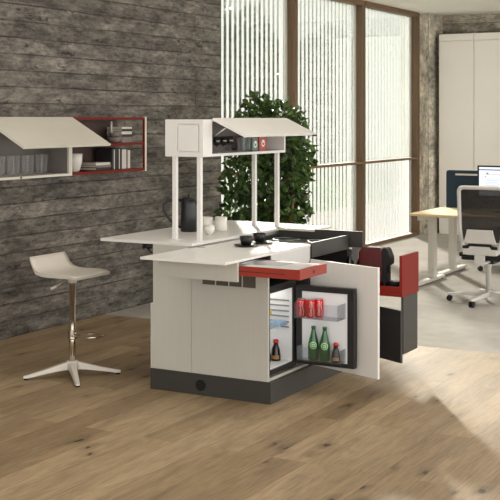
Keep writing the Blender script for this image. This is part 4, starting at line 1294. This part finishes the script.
# office chairs
def make_chair(label):
    t = thing('office_chair', label, 'chair', (0, 0, 0), 'office chairs at the desks')
    def o_(name, b, m, parent=t, smooth=False): return obj(name, b, m, parent, smooth, local=True)
    # facing +Y, backrest on the -Y side
    yb = -0.235
    b = BM(); bx(b, -0.235, 0.235, -0.20, 0.27, 0.455, 0.50, 0.02); o_('seat', b, 'mesh_black')
    b = BM(); bx(b, -0.215, 0.215, -0.18, 0.23, 0.425, 0.454, 0.008); o_('seat_pan', b, 'black')
    b = BM()
    fr = fillet([(-0.175, 0.50), (0.175, 0.50), (0.215, 0.72), (0.222, 1.13), (-0.222, 1.13), (-0.215, 0.72)], 0.05, 5)
    def bend(x, z): return yb - 0.045 * max(0, (z - 0.75)) + 0.30 * x * x
    tube(b, [(x, bend(x, z), z) for x, z in fr], 0.020, 8, closed=True)
    bf = o_('back_frame', b, 'chair_grey', smooth=True)
    b = BM()
    nx_, nz_ = 8, 10
    gr = []
    for j in range(nz_ + 1):
        z = 0.61 + 0.505 * j / nz_
        hw = 0.20 if z > 0.72 else 0.20 - (0.72 - z) * 0.18
        gr.append([b.verts.new((hw * (-1 + 2 * i / nx_), bend(hw * (-1 + 2 * i / nx_), z) + 0.004, z)) for i in range(nx_ + 1)])
    for j in range(nz_):
        for i in range(nx_):
            b.faces.new((gr[j][i], gr[j][i + 1], gr[j + 1][i + 1], gr[j + 1][i])).smooth = True
    o_('back_mesh', b, 'weave')
    b = BM()
    # flared spine plate behind the mesh
    prism(b, [(-0.165, 0.60), (0.165, 0.60), (0.150, 0.615), (0.125, 0.73), (-0.125, 0.73), (-0.150, 0.615)], 'Y', yb - 0.05, yb - 0.028, 0.004)
    prism(b, [(-0.165, 0.49), (0.165, 0.49), (0.165, 0.545), (0.11, 0.545), (0.095, 0.57), (-0.095, 0.57), (-0.11, 0.545), (-0.165, 0.545)], 'Y', yb - 0.05, yb - 0.028, 0.004)
    bx(b, -0.05, 0.05, yb - 0.03, -0.10, 0.40, 0.424, 0.005); bx(b, -0.05, 0.05, yb - 0.05, yb - 0.028, 0.40, 0.489, 0.005)
    o_('back_plate', b, 'chair_grey')
    b = BM(); prism(b, [(-0.17, 0.546), (-0.115, 0.546), (-0.098, 0.572), (0.098, 0.572), (0.115, 0.546), (0.17, 0.546), (0.17, 0.575), (0.125, 0.578), (0.105, 0.597), (-0.105, 0.597), (-0.125, 0.578), (-0.17, 0.575)], 'Y', yb - 0.045, yb - 0.03, 0.002); o_('lumbar_band', b, 'black')
    b = BM(); lathe(b, 0, 0, [(0.026, 0.10), (0.026, 0.34), (0.034, 0.345), (0.034, 0.424)], 18); o_('gas_column', b, 'chair_grey', smooth=True)
    b = BM(); bx(b, -0.08, 0.08, -0.09, 0.10, 0.385, 0.4245, 0.01); o_('mechanism', b, 'black')
    hub = BM(); lathe(hub, 0, 0, [(0.045, 0.06), (0.048, 0.10), (0.03, 0.115)], 18); o_('base_hub', hub, 'chair_grey', smooth=True)
    for k in range(5):
        a = R(191 + 72 * k)
        d_ = Vector((math.cos(a), math.sin(a), 0)); sd = Vector((-d_.y, d_.x, 0))
        b = BM(); rings = []
        for s_, z0_, z1_, hw in ((0.03, 0.062, 0.108, 0.026), (0.15, 0.062, 0.098, 0.022), (0.365, 0.060, 0.080, 0.017), (0.40, 0.060, 0.074, 0.013)):
            rings.append([b.verts.new(d_ * s_ + sd * hw * q + Vector((0, 0, zz))) for q, zz in ((-1, z0_), (1, z0_), (0.8, z1_), (-0.8, z1_))])
        for a1, a2 in zip(rings[:-1], rings[1:]):
            for q in range(4):
                b.faces.new((a1[q], a1[(q + 1) % 4], a2[(q + 1) % 4], a2[q]))
        b.faces.new(rings[0]); b.faces.new(rings[-1])
        lg = o_('leg', b, 'chair_grey')
        b = BM()
        p0 = d_ * 0.378
        for q in (-1, 1):
            c_ = p0 + sd * 0.014 * q + Vector((0, 0, 0.0285))
            tube(b, [c_ - sd * 0.009, c_ + sd * 0.009], 0.028, 16)
        bx(b, p0.x - 0.006, p0.x + 0.006, p0.y - 0.006, p0.y + 0.006, 0.03, 0.0598)
        o_('caster', b, 'soft_black', lg)
    return t


ch = make_chair('grey mesh-back office chair on casters, its back to the kitchen')
ch2 = copy_tree(ch, (-3.93, 13.50, 0), R(172), 'office chair on the far side of the desks, mostly hidden behind the navy panel')
ch.location = (-3.43, 11.03, 0)
ch.rotation_euler = (0, 0, R(0))
